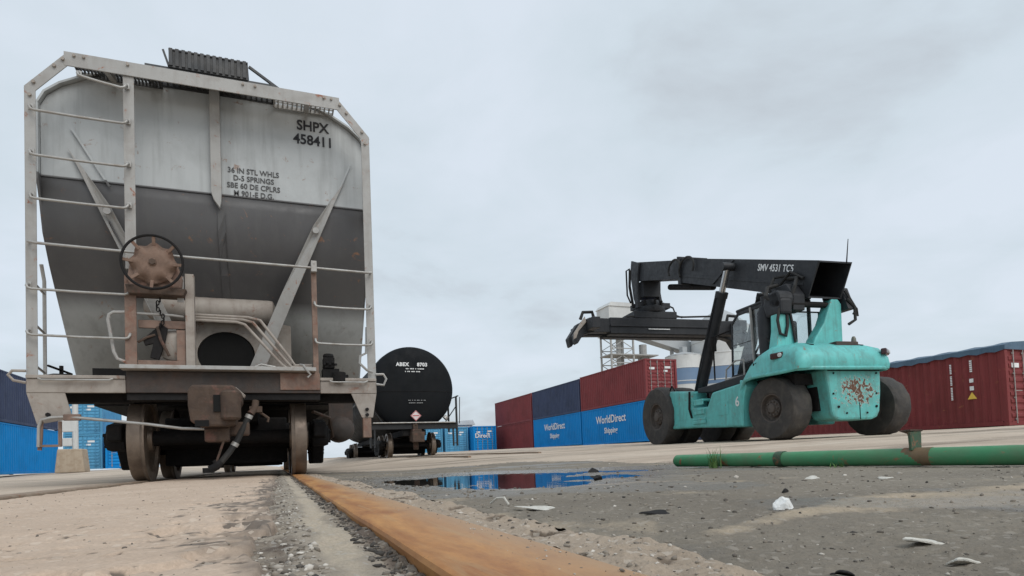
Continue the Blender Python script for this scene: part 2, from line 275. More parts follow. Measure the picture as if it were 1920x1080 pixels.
# ------------------------------------------------------------------ mesh helpers
class MB:
    """collects shapes; build() links them as one mesh object"""
    def __init__(s): s.v = []; s.f = []
    def add(s, vs, fs):
        n = len(s.v); s.v += [tuple(p) for p in vs]; s.f += [tuple(i+n for i in q) for q in fs]; return s
    def box(s, x0, x1, y0, y1, z0, z1):
        if x0 > x1: x0, x1 = x1, x0
        if y0 > y1: y0, y1 = y1, y0
        if z0 > z1: z0, z1 = z1, z0
        return s.add([(x0, y0, z0), (x1, y0, z0), (x1, y1, z0), (x0, y1, z0), (x0, y0, z1), (x1, y0, z1), (x1, y1, z1), (x0, y1, z1)],
                     [(0, 3, 2, 1), (4, 5, 6, 7), (0, 1, 5, 4), (1, 2, 6, 5), (2, 3, 7, 6), (3, 0, 4, 7)])
    def beam(s, p, q, w, h, up=(0, 0, 1)):
        """rectangular bar from p to q, w across, h along up"""
        p, q = Vector(p), Vector(q); d = (q-p).normalized(); u = Vector(up)
        if abs(d.dot(u)) > 0.95: u = Vector((0, 1, 0))
        x = d.cross(u).normalized()*(w/2); z = x.cross(d).normalized()*(h/2)
        vs = [p-x-z, p+x-z, p+x+z, p-x+z, q-x-z, q+x-z, q+x+z, q-x+z]
        return s.add(vs, [(0, 1, 2, 3), (7, 6, 5, 4), (0, 4, 5, 1), (1, 5, 6, 2), (2, 6, 7, 3), (3, 7, 4, 0)])
    def tube(s, pts, r, n=8, caps=True):
        P = [Vector(p) for p in pts]; rs = r if isinstance(r, (list, tuple)) else [r]*len(P)
        t0 = (P[1]-P[0]).normalized(); a = Vector((0, 0, 1)) if abs(t0.z) < 0.9 else Vector((1, 0, 0))
        x = t0.cross(a).normalized(); vs = []
        for i, p in enumerate(P):
            t = (P[min(i+1, len(P)-1)]-P[max(i-1, 0)]).normalized()
            x = (x-t*x.dot(t)).normalized(); y = t.cross(x)
            vs += [p+(x*math.cos(2*math.pi*k/n)+y*math.sin(2*math.pi*k/n))*rs[i] for k in range(n)]
        fs = [(i*n+k, i*n+(k+1) % n, (i+1)*n+(k+1) % n, (i+1)*n+k) for i in range(len(P)-1) for k in range(n)]
        if caps: fs += [tuple(range(n))[::-1], tuple((len(P)-1)*n+k for k in range(n))]
        return s.add(vs, fs)
    def lathe(s, prof, o, axis='x', n=32, closed=False):
        """prof: (radius, distance along axis)"""
        o = Vector(o); A = {'x': (Vector((1, 0, 0)), Vector((0, 1, 0)), Vector((0, 0, 1))), 'y': (Vector((0, 1, 0)), Vector((0, 0, 1)), Vector((1, 0, 0))),
             'z': (Vector((0, 0, 1)), Vector((1, 0, 0)), Vector((0, 1, 0)))}[axis] if isinstance(axis, str) else axis
        ax, e1, e2 = A; vs = []
        for r, h in prof:
            vs += [o+ax*h+(e1*math.cos(2*math.pi*k/n)+e2*math.sin(2*math.pi*k/n))*r for k in range(n)]
        m = len(prof); fs = [(i*n+k, i*n+(k+1) % n, ((i+1) % m)*n+(k+1) % n, ((i+1) % m)*n+k) for i in range(m if closed else m-1) for k in range(n)]
        if not closed:
            if prof[0][0] > 1e-6: fs.append(tuple(range(n))[::-1])
            if prof[-1][0] > 1e-6: fs.append(tuple((m-1)*n+k for k in range(n)))
        return s.add(vs, fs)
    def prism(s, poly, lo, hi, axis='y'):
        """poly in the other two axes (order x,y,z without axis), extruded from lo to hi"""
        def P(a, b, t): return {'x': (t, a, b), 'y': (a, t, b), 'z': (a, b, t)}[axis]
        n = len(poly); vs = [P(a, b, lo) for a, b in poly]+[P(a, b, hi) for a, b in poly]
        return s.add(vs, [tuple(range(n)), tuple(range(n, 2*n))[::-1]]+[(i, n+i, n+(i+1) % n, (i+1) % n) for i in range(n)])
    def sheet(s, poly, fn, off):
        """poly (a,b) put through fn(a,b)->point, thickened by vector off"""
        n = len(poly); A = [Vector(fn(a, b)) for a, b in poly]; vs = A+[p+Vector(off) for p in A]
        return s.add(vs, [tuple(range(n)), tuple(range(n, 2*n))[::-1]]+[(i, n+i, n+(i+1) % n, (i+1) % n) for i in range(n)])
    def mesh(s, name, mat, smooth=False, fix=True):
        me = bpy.data.meshes.new(name); me.from_pydata(s.v, [], s.f); me.update()
        if fix:
            bm = bmesh.new(); bm.from_mesh(me); bmesh.ops.recalc_face_normals(bm, faces=bm.faces); bm.to_mesh(me); bm.free()
        if smooth:
            me.polygons.foreach_set('use_smooth', [True]*len(me.polygons))
            me.set_sharp_from_angle(angle=math.radians(smooth if smooth is not True else 35))
        me.materials.append(M[mat] if isinstance(mat, str) else mat)
        return me
    def split(s, name, mat, parent=None, **kw):
        """each loose piece as an object of its own"""
        root = list(range(len(s.v)))
        def find(i):
            while root[i] != i: root[i] = root[root[i]]; i = root[i]
            return i
        for q in s.f:
            for i in q[1:]: root[find(i)] = find(q[0])
        parts = {}
        for q in s.f: parts.setdefault(find(q[0]), []).append(q)
        out = []
        for fs in parts.values():
            ids = sorted({i for q in fs for i in q}); mp = {i: k for k, i in enumerate(ids)}
            b = MB(); b.add([s.v[i] for i in ids], [tuple(mp[i] for i in q) for q in fs]); out.append(b.build(name, mat, parent, **kw))
        return out
    def build(s, name, mat, parent=None, smooth=False, bevel=0.0, fix=True):
        me = s.mesh(name, mat, smooth, fix)
        return link(name, me, parent, bevel)
def link(name, me, parent=None, bevel=0.0):
    o = bpy.data.objects.new(name, me); col.objects.link(o); o.parent = parent
    if bevel:
        b = o.modifiers.new('bevel', 'BEVEL'); b.width = bevel; b.segments = 2; b.limit_method = 'ANGLE'; b.angle_limit = math.radians(40)
    return o
def tag(o, label=None, cat=None, group=None, kind=None):
    if label: o['label'] = label
    if cat: o['category'] = cat
    if group: o['group'] = group
    if kind: o['kind'] = kind
    return o
def thing(name, loc, label, cat, group=None, rz=0.0):
    o = bpy.data.objects.new(name, None); col.objects.link(o); o.location = loc; o.rotation_euler = (0, 0, rz)
    o.empty_display_size = 0.2
    return tag(o, label, cat, group)
def text(name, s, size, mat, parent, loc, rot, align='CENTER', bold=0.0, space=1.0, sx=1.0):
    cu = bpy.data.curves.new(name, 'FONT'); cu.body = s; cu.size = size; cu.align_x = align; cu.align_y = 'CENTER'
    cu.extrude = 0.0015; cu.offset = bold; cu.space_character = space; cu.resolution_u = 3
    t = bpy.data.objects.new(name, cu); col.objects.link(t)
    bpy.context.view_layer.update()
    me = bpy.data.meshes.new_from_object(t.evaluated_get(bpy.context.evaluated_depsgraph_get()))
    bpy.data.objects.remove(t); me.materials.clear(); me.materials.append(M[mat])
    o = link(name, me, parent); o.location = loc; o.rotation_euler = rot; o.scale = (sx, 1, 1)
    return o

# ------------------------------------------------------------------ ground
def vnoise(x, y, seed):
    xi = np.floor(x).astype(np.int64); yi = np.floor(y).astype(np.int64); fx = x-xi; fy = y-yi
    fx = fx*fx*(3-2*fx); fy = fy*fy*(3-2*fy)
    def h(a, b):
        k = (a*374761393+b*668265263+seed*974634777) & 0xFFFFFFFF
        k = ((k ^ (k >> 13))*1274126177) & 0xFFFFFFFF
        return ((k ^ (k >> 16)) & 0xFFFF)/65535.0
    return (h(xi, yi)*(1-fx)+h(xi+1, yi)*fx)*(1-fy)+(h(xi, yi+1)*(1-fx)+h(xi+1, yi+1)*fx)*fy
def fbm(x, y, f, octv=4, seed=1):
    t = 0; a = 0.5
    for i in range(octv):
        t = t+a*(vnoise(x*f, y*f, seed+i*17)-0.5); f *= 2.07; a *= 0.5
    return t*2
def sstep(a, b, x):
    t = np.clip((x-a)/(b-a), 0, 1); return t*t*(3-2*t)
def gz(X, Y):
    """yard level: flat by the rails, rising gently across the yard"""
    X = np.asarray(X, float); Y = np.asarray(Y, float)
    p = 0.019*np.minimum(X, 30)+0.012*np.minimum(Y, 60)-0.06
    p = 0.03*np.log1p(np.exp(np.clip(p/0.03, -30, 30)))
    return p*sstep(3.5, 11, X+0.55*Y)*sstep(1.0, 4.0, np.abs(X+0.57))
def G(x, y): return float(gz(x, y))
def surface(name, xs, ys, zf, mat, label=None, kind='structure', attrs=None, cat=None):
    X, Y = np.meshgrid(xs, ys); Z = zf(X, Y); nx, ny = len(xs), len(ys)
    co = np.stack([X, Y, Z], -1).reshape(-1, 3).astype(np.float32)
    i = (np.arange(ny-1)[:, None]*nx+np.arange(nx-1)[None, :]).ravel()
    fc = np.stack([i, i+1, i+nx+1, i+nx], -1).astype(np.int32)
    me = bpy.data.meshes.new(name); me.vertices.add(len(co)); me.vertices.foreach_set('co', co.ravel())
    me.loops.add(fc.size); me.loops.foreach_set('vertex_index', fc.ravel())
    me.polygons.add(len(fc)); me.polygons.foreach_set('loop_start', np.arange(0, fc.size, 4, dtype=np.int32))
    me.polygons.foreach_set('use_smooth', np.ones(len(fc), bool)); me.update(calc_edges=True); me.validate()
    for k, fn in (attrs or {}).items():
        a = me.attributes.new(k, 'FLOAT', 'POINT'); a.data.foreach_set('value', np.clip(fn(X, Y), 0, 1).astype(np.float32).ravel())
    me.materials.append(M[mat]); o = link(name, me); tag(o, label, cat, kind=kind); return o
def geo(a, b, n):            # geometric spacing
    return np.exp(np.linspace(math.log(a), math.log(b), n))
RX = 0.207                    # right rail centre; left rail mirrored about the track centre
TX = -0.58                    # track centre
LX = -1.36
def ground_z(X, Y):
    n = fbm(X, Y, 0.5, 4, 5)*0.02+fbm(X, Y, 2.2, 3, 9)*0.008
    z = gz(X, Y)+n*sstep(2.0, 4.5, np.abs(X+0.57))-0.012
    edge = 2.95+0.35*fbm(X*0, Y, 0.8, 4, 31)+0.25*sstep(3, 7, Y)
    under = (1-sstep(-0.25, 0.35, X-edge))*sstep(-1.62, -1.52, X)*(1-sstep(6.2, 8.2, Y+0.5*fbm(X, Y, 0.8, 3, 3)))
    near = sstep(-1.62, -1.52, X)*(1-sstep(0.40, 0.5, X))*(1-sstep(15.0, 16.0, Y))
    return z-0.075*np.maximum(under, near)
gx = np.concatenate([-geo(500, 9, 34), np.linspace(-8.6, -1.75, 28), np.linspace(-1.66, 0.7, 30), np.linspace(0.8, 5.5, 70), np.linspace(5.7, 30, 60), geo(31, 700, 30)])
gy = np.concatenate([np.linspace(-60, -2, 14), np.linspace(-1.8, 9, 110), np.linspace(9.3, 40, 70), geo(41, 1500, 40)])
surface('ground', gx, gy, ground_z, 'apron')

ysn = np.concatenate([np.linspace(-1.5, 0.2, 12), geo(0.22, 16.0, 620)])
def slab_edge(X, Y): return -0.022+0.035*fbm(X*0, Y, 3.5, 4, 77)+0.012*fbm(X*0, Y, 22, 3, 78)
def slab_pit(X, Y): return sstep(0.30, 0.40, fbm(X, Y*1.6, 26, 3, 88)+0.16*fbm(X, Y, 2, 2, 89))
def slab_z(X, Y):
    d = X-slab_edge(X, Y)
    wav = 0.0026*np.sin(Y*58+5*fbm(X, Y, 2.5, 2, 2)+X*7)*sstep(-0.1, 0.3, fbm(X, Y, 1.3, 3, 44)+0.05-0.9*np.clip(Y-1.2, 0, 1))
    pit = slab_pit(X, Y)
    brk = sstep(0.03, 0.20, fbm(X, Y, 11, 4, 12)+0.16+d*2.2)
    return -0.005+fbm(X, Y, 1.2, 4, 7)*0.008+fbm(X, Y, 16, 4, 8)*0.0035+wav-pit*0.005-brk*0.010-0.05*sstep(-0.006, 0.012, d)
def slab_dirt(X, Y): return sstep(0.16, 0.0, np.abs(X-slab_edge(X, Y))+0.10*fbm(X, Y, 14, 4, 21))*0.5+0.35*sstep(0.25, 0.5, fbm(X, Y, 24, 4, 12))+0.3*sstep(0.2, 0.4, fbm(X, Y*0.4, 9, 4, 14))*sstep(-0.5, -0.1, X)+0.75*slab_pit(X, Y)
surface('concrete_slab', np.concatenate([np.linspace(LX+0.21, -0.45, 90), np.linspace(-0.444, 0.03, 120)]), ysn, slab_z, 'slab', attrs={'dirt': slab_dirt})
def flange_z(X, Y):
    return -0.016+fbm(X, Y, 7, 4, 3)*0.010+fbm(X, Y, 40, 4, 4)*0.008+0.006*np.exp(-((X-0.03)/0.03)**2)-0.002*np.exp(-((X-0.118)/0.018)**2)
surface('flangeway_floor', np.linspace(-0.085, RX-0.070, 60), ysn, flange_z, 'flange',
        attrs={'dirt': lambda X, Y: sstep(0.05, 0.0, X+0.01*fbm(X, Y, 30, 3, 5))*0.4+0.6*np.exp(-((X-0.125)/0.022)**2)+0.35*fbm(X, Y, 16, 4, 2),
               'sand': lambda X, Y: 0.9*np.exp(-((X-0.070-0.018*fbm(X*0, Y, 4, 3, 62))/0.026)**2)*(0.75+0.5*fbm(X, Y, 5, 3, 64))+0.45*fbm(X, Y, 12, 4, 61)})
surface('left_flangeway_floor', np.linspace(LX+0.06, LX+0.225, 8), ysn, lambda X, Y: -0.03+fbm(X, Y, 12, 3, 3)*0.01, 'flange')
def strip_z(X, Y):
    e = 0.405+0.03*fbm(X*0, Y, 3.0, 4, 19)
    return -0.009+fbm(X, Y, 5, 4, 13)*0.010+fbm(X, Y, 38, 4, 14)*0.0095-0.030*sstep(-0.02, 0.03, X-e)-0.012*sstep(0.1, 0.3, fbm(X, Y, 14, 4, 15)-(X-0.28))
surface('concrete_strip', np.linspace(RX+0.072, 0.47, 60), ysn, strip_z, 'strip',
        attrs={'dirt': lambda X, Y: sstep(0.0, 0.4, fbm(X, Y, 14, 4, 15)+0.12-1.2*np.abs(X-0.29))*0.8+sstep(0.39, 0.43, X)*0.4})
# asphalt patch with a shallow hollow that holds the puddle
PUD = [(0.80, 3.3, 0.28, 0.8), (2.55, 3.9, 0.4, 0.22), (1.15, 3.05, 0.62, 0.62), (1.0, 2.45, 0.34, 0.42), (1.55, 3.9, 0.55, 0.75), (2.2, 3.75, 0.6, 0.45), (0.95, 3.8, 0.4, 0.55), (1.5, 2.9, 0.4, 0.4)]
def hollow(X, Y):
    d = np.full(X.shape, 9.0)
    for cx, cy, rx, ry in PUD: d = np.minimum(d, np.sqrt(((X-cx)/rx)**2+((Y-cy)/ry)**2))
    return d+0.42*fbm(X, Y, 2.6, 4, 51)+0.28*fbm(X, Y*1.6, 7, 4, 52)
def sand(X, Y):
    c = np.interp(X, [0.42, 0.59, 0.80, 1.0, 1.25, 1.6], [0.62, 0.68, 0.76, 0.78, 0.76, 0.72])
    w = np.interp(X, [0.42, 0.59, 0.80, 1.0, 1.25, 1.6], [0.02, 0.03, 0.05, 0.13, 0.20, 0.26])
    k = np.interp(X, [0.42, 0.6, 0.85, 1.05, 1.6], [0.3, 0.62, 0.80, 1.0, 1.0])
    a = k*np.exp(-(np.abs(Y-c)/w)**3)
    c2 = np.interp(X, [0.45, 0.8, 1.2, 1.7], [1.80, 1.95, 1.95, 1.75]); a2 = 0.8*np.exp(-((Y-c2)/0.07)**2)*sstep(0.6, 0.8, X)*(1-sstep(1.3, 1.5, X))
    a3 = 0.45*sstep(0.0, 0.35, fbm(X, Y, 3.0, 4, 73))
    return np.maximum(np.maximum(a, a2), a3)*0.85+0.30*fbm(X, Y, 14, 4, 71)
def asph_z(X, Y):
    h = sstep(1.25, 0.55, hollow(X, Y))
    return -0.016+fbm(X, Y, 1.3, 4, 41)*0.007+fbm(X, Y, 13, 4, 42)*0.0045+fbm(X, Y, 70, 3, 43)*0.0035-0.0155*h+0.004*np.clip(sand(X, Y), 0, 1)+gz(X, Y)*0.9
surface('asphalt', np.concatenate([np.linspace(0.395, 1.5, 210), np.linspace(1.51, 4.2, 160)]), np.concatenate([np.linspace(-1.5, 0.15, 30), geo(0.16, 9.0, 520)]), asph_z, 'asphalt',
        attrs={'sand': sand, 'wet': lambda X, Y: np.maximum(sstep(2.1, 1.05, hollow(X, Y))*0.95, 0.7*sstep(0.10, 0.35, fbm(X, Y, 1.6, 4, 91)))})
t = np.linspace(0, 2*math.pi, 60, endpoint=False)
w = MB(); w.add([(1.5+1.7*math.cos(a), 3.4+1.9*math.sin(a), -0.0245) for a in t], [tuple(range(60))])
tag(w.build('puddle', 'water'), kind='structure')

def rail(cx, label, mat='rail'):
    y = -3.0; b = MB()
    hw = 0.073
    prof = [(-hw+0.006, -0.16), (-hw+0.004, -0.02), (-hw, -0.008), (-hw+0.002, -0.0025), (-hw+0.006, -0.0008), (-0.03, 0.0), (0.03, 0.0008), (hw-0.02, -0.0005), (hw-0.005, -0.0025), (hw, -0.010), (hw, -0.16)]
    ys = np.concatenate([np.linspace(-3, 14, 90), np.linspace(14.5, 62, 30)]); vs = []
    for yy in ys:
        j = 0.0012*math.sin(yy*9)+0.001*math.sin(yy*31)
        vs += [(a+(j if abs(a) > 0.05 else 0), yy, z+(0.0006*math.sin(yy*17+a*60))) for a, z in prof]
    n = len(prof); fs = [(i*n+k, i*n+k+1, (i+1)*n+k+1, (i+1)*n+k) for i in range(len(ys)-1) for k in range(n-1)]
    b.add(vs, fs); o = b.build('rail', mat, smooth=28); o.location = (cx, 0, 0)
    tag(o, label, 'rail', 'rails of the track under the hopper wagon'); return o
rail(RX, 'wide orange rusted rail running from the foreground to the hopper wagon')
rail(LX, 'far rusted rail under the left wheels of the hopper wagon', 'rail_dusty')
for cx in (4.45-0.79, 4.45+0.79):
    b = MB()
    for k in range(30):
        y0, y1 = 12+k*1.6, 12+(k+1)*1.6
        b.beam((cx, y0, G(cx, y0)+0.0), (cx, y1, G(cx, y1)+0.0), 0.07, 0.03)
    tag(b.build('rail', 'rail_dusty'), ('left' if cx < 4.45 else 'right')+' rail of the further track under the black tank wagon', 'rail', 'rails of the tank wagon track')

# loose stones
ico_v = None
def pebbles(name, pts, sizes, tones, label, cat='gravel'):
    bm = bmesh.new(); bmesh.ops.create_icosphere(bm, subdivisions=1, radius=1.0)
    v0 = np.array([v.co[:] for v in bm.verts]); f0 = np.array([[v.index for v in f.verts] for f in bm.faces]); bm.free()
    n = len(pts); nv = len(v0)
    jit = rng.uniform(0.65, 1.3, (n, nv, 1)); sc = rng.uniform(0.5, 1.3, (n, 1, 3))*np.array([1, 1, 0.62]); ang = rng.uniform(0, 6.28, n)
    V = v0[None]*jit*sc*np.asarray(sizes)[:, None, None]
    c, s = np.cos(ang)[:, None], np.sin(ang)[:, None]
    X = V[..., 0]*c-V[..., 1]*s; Y = V[..., 0]*s+V[..., 1]*c
    V = np.stack([X, Y, V[..., 2]], -1)+np.asarray(pts)[:, None, :]
    Fc = (f0[None]+(np.arange(n)*nv)[:, None, None]).reshape(-1, 3)
    me = bpy.data.meshes.new(name); me.vertices.add(n*nv); me.vertices.foreach_set('co', V.astype(np.float32).ravel())
    me.loops.add(Fc.size); me.loops.foreach_set('vertex_index', Fc.astype(np.int32).ravel()); me.polygons.add(len(Fc))
    me.polygons.foreach_set('loop_start', np.arange(0, Fc.size, 3, dtype=np.int32)); me.update(calc_edges=True); me.validate()
    a = me.attributes.new('tone', 'FLOAT', 'POINT'); a.data.foreach_set('value', np.repeat(np.asarray(tones), nv).astype(np.float32))
    me.materials.append(M['pebble']); return tag(link(name, me), label, cat, kind='stuff')
def scatter(n, xr, ylo, yhi, zf, smin, smax, tone):
    x = rng.uniform(*xr, n); y = np.exp(rng.uniform(math.log(ylo), math.log(yhi), n))
    s = smin+(smax-smin)*rng.random(n)**3.0
    z = zf(x, y)+s*0.18
    return np.stack([x, y, z], -1), s, np.clip(rng.normal(tone, 0.24, n), 0, 1)
P, S, T = scatter(3000, (-0.07, 0.045), 0.35, 7.0, flange_z, 0.0010, 0.0060, 0.58)
pebbles('flangeway_gravel', P, S, T, 'grey broken gravel filling the groove beside the orange rail')
P, S, T = scatter(1700, (0.098, 0.129), 0.35, 6.5, flange_z, 0.0012, 0.0062, 0.12)
pebbles('groove_crumbs', P, S, T, 'dark crumbs along the left edge of the orange rail')
P, S, T = scatter(1500, (0.28, 0.42), 0.3, 6.0, strip_z, 0.0008, 0.0042, 0.55)
pebbles('strip_gravel', P, S, T, 'pale grit on the concrete strip right of the rail')
P, S, T = scatter(260, (RX+0.01, RX+0.071), 0.35, 6.0, lambda x, y: x*0+0.0002, 0.0006, 0.0022, 0.5)
pebbles('rail_grit', P, S, T, 'fine grit lying on the right half of the orange rail')
x = np.exp(rng.uniform(math.log(0.42), math.log(3.6), 9000)); y = np.exp(rng.uniform(math.log(0.2), math.log(6.0), 9000))
k = hollow(x, y) > 0.98; x, y = x[k], y[k]
s = 0.0006+0.0048*rng.random(len(x))**8*np.clip(np.hypot(x, y)/1.2, 0.7, 2.0)
pebbles('asphalt_gravel', np.stack([x, y, asph_z(x, y)+s*0.2], -1), s, np.clip(rng.normal(0.40, 0.24, len(x)), 0, 1), 'scattered small stones and grit on the dark asphalt')
P, S, T = scatter(1100, (-1.1, -0.06), 0.5, 7.0, slab_z, 0.0006, 0.0036, 0.32)
pebbles('slab_grit', P, S, T, 'sparse grit on the tan concrete slab between the rails')

# ------------------------------------------------------------------ wagon running gear
def wheel_mesh(r, side):
    """tread r; side=+1 has its flange towards -x"""
    s = side
    p = [(0.06, -0.10), (0.14, -0.10), (0.15, -0.06), (0.30, -0.03), (r-0.09, -0.055), (r-0.085, -0.085), (r+0.022, -0.085), (r+0.026, -0.07), (r+0.016, -0.055),
         (r+0.004, -0.045), (r, 0.06), (r-0.006, 0.075), (r-0.085, 0.075), (r-0.09, 0.045), (0.30, 0.03), (0.16, 0.06), (0.15, 0.10), (0.06, 0.10)]
    b = MB(); b.lathe([(a, h*s) for a, h in p], (0, 0, 0), 'x', 48, closed=True); return b.mesh('wheel', 'tread', smooth=40)
def axle_mesh(half):
    b = MB(); b.lathe([(0.055, -half-0.14), (0.085, -half-0.10), (0.085, -half+0.05), (0.075, -half+0.3), (0.075, half-0.3), (0.085, half-0.05), (0.085, half+0.10), (0.055, half+0.14)], (0, 0, 0), 'x', 20)
    return b.mesh('axle', 'grime', smooth=35)
def running_gear(parent, yc, half, r, wb=1.75, zoff=0.0):
    wl, wr, ax = wheel_mesh(r, -1), wheel_mesh(r, 1), axle_mesh(half)
    for dy in (-wb/2, wb/2):
        for me, x in ((wl, -half), (wr, half)):
            o = link('wheel', me, parent); o.location = (x, yc+dy, r+zoff)
        o = link('axle', ax, parent); o.location = (0, yc+dy, r+zoff)
    for s in (-1, 1):
        x0, x1 = s*(half+0.16), s*(half+0.30); h = wb/2
        b = MB()
        top = [(yc-h-0.22, r-0.02), (yc-h-0.22, r+0.14), (yc-h+0.15, r+0.20), (yc-0.25, r+0.22), (yc+0.25, r+0.22), (yc+h-0.15, r+0.20), (yc+h+0.22, r+0.14), (yc+h+0.22, r-0.02),
               (yc+h-0.20, r-0.10), (yc+0.45, r-0.33), (yc-0.45, r-0.33), (yc-h+0.20, r-0.10)]
        b.prism([(a, c+zoff) for a, c in top], x0, x1, 'x')
        sf = b.build('side_frame', 'grime', parent, bevel=0.02)
        q = MB()
        for dy in (-0.18, 0, 0.18):
            q.tube([(s*(half+0.23)+0.09*math.cos(k*0.9), yc+dy+0.07*math.sin(k*0.9), r-0.2+zoff+k*0.006) for k in range(48)], 0.013, 5)
        q.build('spring', 'grime', sf, smooth=True)
        for dy in (-h, h):
            b = MB(); o = (s*(half+0.14), yc+dy, r+zoff); sg = s
            b.lathe([(0.10, 0.0), (0.13, sg*0.02), (0.13, sg*0.15), (0.115, sg*0.19), (0.07, sg*0.20), (0.065, sg*0.215), (0.0001, sg*0.217)], o, 'x', 20)
            for k in range(3):
                a = k*2.094+0.5; b.lathe([(0.018, sg*0.19), (0.018, sg*0.22)], (o[0], o[1]+0.075*math.cos(a), o[2]+0.075*math.sin(a)), 'x', 6)
            b.box(o[0], o[0]+sg*0.16, o[1]-0.13, o[1]+0.13, o[2]+0.11, o[2]+0.15)
            b.build('bearing', 'grime', parent, smooth=35)
    b = MB(); b.box(-half-0.25, half+0.25, yc-0.2, yc+0.2, r-0.05+zoff, r+0.2+zoff); b.box(-0.3, 0.3, yc-0.3, yc+0.3, r+0.2+zoff, r+0.28+zoff); b.build('bolster', 'grime', parent, bevel=0.03)
    b = MB(); b.box(-half+0.12, half-0.12, yc-0.34, yc-0.24, 0.15+zoff, r+0.26+zoff); b.box(-half+0.12, half-0.12, yc+0.24, yc+0.34, 0.15+zoff, r+0.26+zoff); b.box(-half+0.2, half-0.2, yc-0.24, yc+0.24, 0.14+zoff, 0.22+zoff); b.build('brake_rigging', 'grime', parent, bevel=0.02)
    for dy in (-wb/2+r+0.02, wb/2-r-0.02):
        b = MB(); b.tube([(-half, yc+dy, r-0.06+zoff), (half, yc+dy, r-0.06+zoff)], 0.05, 8)
        for s in (-1, 1): b.box(s*half-0.07, s*half+0.07, yc+dy-0.03, yc+dy+0.03, r-0.15+zoff, r+0.12+zoff)
        b.build('brake_beam', 'grime', parent)

